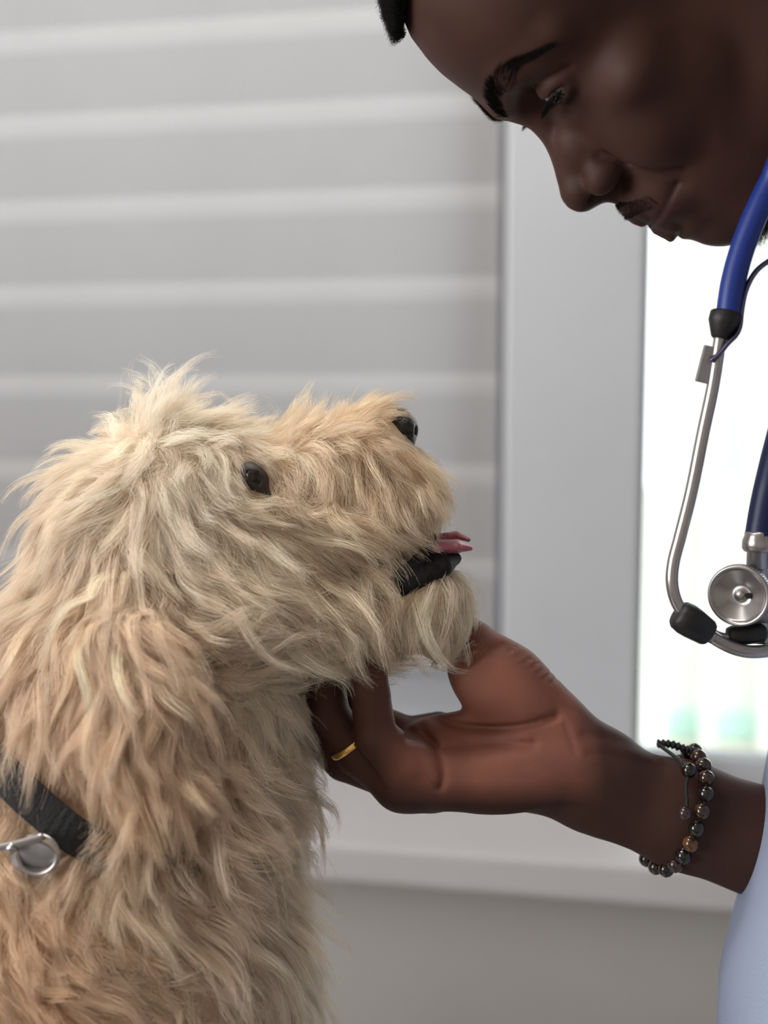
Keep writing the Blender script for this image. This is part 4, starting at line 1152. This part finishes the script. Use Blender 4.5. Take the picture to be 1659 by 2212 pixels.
o_, ax_, L_ = axis_pt((1618, 1300, 140), (1690, 1310, 110))
MB().lathe([(40 * r_, 0), (44 * r_, 0.1 * L_), (44 * r_, 0.7 * L_), (30 * r_, L_)], o_, ax_, 28).build('valve_block', m_dull, cp)

# ================================================================== BRACELET
m_bead = [mat('dark_agate', (24, 18, 16), 0.18, noise=0.4, nscale=160, coat=0.5), mat('brown_tiger_eye', (70, 44, 24), 0.18, noise=0.9, nscale=220, coat=0.5, dark=(26, 18, 14)), mat('amber_tiger_eye', (128, 80, 34), 0.2, noise=0.9, nscale=200, coat=0.5, dark=(48, 28, 14)), mat('plum_brown_stone', (60, 40, 40), 0.22, noise=0.4, nscale=160, coat=0.4)]
m_cord = mat('black_waxed_cord', (17, 16, 18), 0.6, bump=0.6, bscale=1500)
br = empty('bead_bracelet', stage_to_world(S(1440, 1895, -20)))
tag(br, 'bracelet of dark brown stone beads on black cord around the wrist', 'bracelet')
loop = [(1503, 1628, -62), (1516, 1645, -22), (1524, 1668, 12), (1526, 1696, 36), (1523, 1726, 52), (1515, 1757, 60), (1505, 1788, 60), (1494, 1818, 52), (1478, 1846, 34), (1458, 1868, 6), (1434, 1878, -30), (1410, 1868, -68), (1393, 1846, -105), (1398, 1800, -150), (1430, 1720, -168), (1470, 1645, -140), (1497, 1622, -95)]
lp = spline([S(*p) for p in loop + [loop[0]]], 400)
MB().tube(stage_to_world(lp), 3 * PX, 8).build('cord', m_cord, br)
seg = np.r_[0, np.cumsum(np.linalg.norm(np.diff(lp, axis=0), axis=1))]
nb = int(seg[-1] // 36)
sph = MB().lathe([(0.001, -17.4 * PX)] + [(17.4 * PX * math.sin(t), -17.4 * PX * math.cos(t)) for t in np.linspace(0.2, math.pi - 0.2, 11)] + [(0.001, 17.4 * PX)], (0, 0, 0), (0, 0, 1), 20)
bead_meshes = []
for m in m_bead:
    o = sph.build('bead', m, br); bead_meshes.append(o.data); COL.objects.unlink(o); bpy.data.objects.remove(o)
order = [1, 1, 1, 0, 1, 0, 2, 0, 3, 0, 1, 0, 1, 0, 1, 0, 1, 0, 1, 0, 1, 0, 1, 0, 1, 0, 1]
def bead(p, m, sc=1.0):
    o = bpy.data.objects.new('bead', bead_meshes[m]); COL.objects.link(o); o.parent = br
    # mesh origin is at the bead's base
    o.location = stage_to_world(p) - np.array(world_loc(br)) - np.array([0, 0, 17.4 * PX * sc]); o.scale = (sc, sc, sc)
    return o
for i in range(nb):
    q = seg[-1] * (i + 0.5) / nb
    p = np.array([np.interp(q, seg, lp[:, j]) for j in range(3)])
    bead(p, order[i % len(order)])
MB().tube(stage_to_world(spline([S(1422, 1608, -60), S(1452, 1630, -20), S(1476, 1652, 12), S(1486, 1668, 26), S(1482, 1700, 46), S(1484, 1735, 58), S(1480, 1760, 62)], 40)), 4.2 * PX, 8).build('loose_cord', m_cord, br)
bead(S(1488, 1664, 26), 0, 0.95); bead(S(1479, 1757, 66), 3, 0.85)
br_pts = spline([S(1420, 1606, -66), S(1450, 1608, -66), S(1480, 1618, -66), S(1506, 1624, -62)], 40)
MB().tube(stage_to_world(br_pts), [(8 + 2.2 * math.sin(i * 1.4)) * PX for i in range(40)], 10).build('braided_knot', m_cord, br)

# ================================================================== FINGER RING
t_ = 0.28
rc = RING[2] * (1 - t_) + RING[3] * t_
ra_ = RING[3] - RING[2]
gr = MB().lathe([(46.5 * PX, -7 * PX), (48.5 * PX, -7.5 * PX), (50 * PX, -4 * PX), (50.5 * PX, 0), (50 * PX, 4 * PX), (48.5 * PX, 7.5 * PX), (46.5 * PX, 7 * PX)], stage_to_world(rc), dir_to_world(ra_), 48)
gr.f = gr.f[:-2]
n_ = len(gr.v) // 48
for j in range(48): gr.f.append(((n_ - 1) * 48 + j, (n_ - 1) * 48 + (j + 1) % 48, (j + 1) % 48, j))
ring_o = gr.build('finger_ring', mat('polished_gold', (246, 200, 116), 0.2, 1.0))
tag(ring_o, 'plain gold band on a finger under the dog\'s jaw', 'ring')

# ================================================================== DOG COLLAR
m_strap = mat('black_collar_webbing', (16, 15, 17), 0.8, noise=0.3, nscale=90, bump=0.8, bscale=900)
col_o = empty('dog_collar', stage_to_world(S(80, 1900, 260)))
tag(col_o, 'black collar with steel ring, clip and silver tag on the dog\'s neck', 'collar')
def on_dog(px, py, off=10.0):
    w = 415.0
    while w > 0:
        p = S(px, py, w)
        v, _ = DF.sample(p[None])
        if v[0] < off: return p
        w -= 2.0
    return S(px, py, 0)
near = [on_dog(x, y, 26 if 0 < x < 200 else 5) for x, y in ((-180, 1470), (-60, 1590), (30, 1690), (100, 1755), (165, 1806), (260, 1850), (380, 1872), (480, 1872), (550, 1850))]
front = S(628, 1818, 0); back = S(-265, 1380, 0)
cl = [back] + near + [front] + [p * np.array([1, 1, -1]) for p in near[::-1]]
cp_ = spline(cl + [back], 160)
# strap: flat band, wide in the direction across the path on the surface
SW = stage_to_world(cp_)
_, g_ = DF.sample(cp_)
Tn = np.gradient(cp_, axis=0); Tn /= np.linalg.norm(Tn, axis=1)[:, None]
Bn = np.cross(Tn, g_); Bn /= np.linalg.norm(Bn, axis=1)[:, None]
v = []; fcs = []
hw, th = 34.0, 5.0
for i in range(160):
    for (x, y) in ((-hw, 0), (hw, 0), (hw, th * 2), (-hw, th * 2)): v.append(tuple(stage_to_world(cp_[i] + Bn[i] * x + g_[i] * y)))
for i in range(159):
    for j in range(4):
        k = (j + 1) % 4; fcs.append((i * 4 + j, i * 4 + k, i * 4 + 4 + k, i * 4 + 4 + j))
MB().add(v, fcs).build('strap', m_strap, col_o, False)
wr = float(on_dog(90, 1800, 30)[2]) + 22
th_ = np.linspace(0, 2 * math.pi, 49)
MB().tube(stage_to_world(np.stack([S(82 + 43 * math.cos(t), 1846 + 42 * math.sin(t), wr + 8 * math.cos(t)) for t in th_])), 4.6 * PX, 10, False).build('steel_ring', m_chrome, col_o)
MB().tube(path([(-60, 1842, wr + 6), (-10, 1832, wr + 8), (38, 1822, wr + 8), (94, 1806, wr + 6)], 20), 8.5 * r_, 12).build('clip', m_chrome, col_o)
MB().tube(path([(20, 1836, wr + 8), (32, 1826, wr + 9)], 4), 11 * r_, 12).build('clip_swivel', m_chrome, col_o)
tg = dir_to_world(np.array([-0.1, 0.25, 1.0]))
MB().lathe([(0.001, -3 * PX), (44 * PX, -3 * PX), (47 * PX, 0), (44 * PX, 3 * PX), (0.001, 3 * PX)], stage_to_world(S(76, 1862, wr - 10)), tg, 40).build('name_tag', mat('brushed_tag', (178, 178, 184), 0.35, 0.9, noise=0.05, nscale=120), col_o)
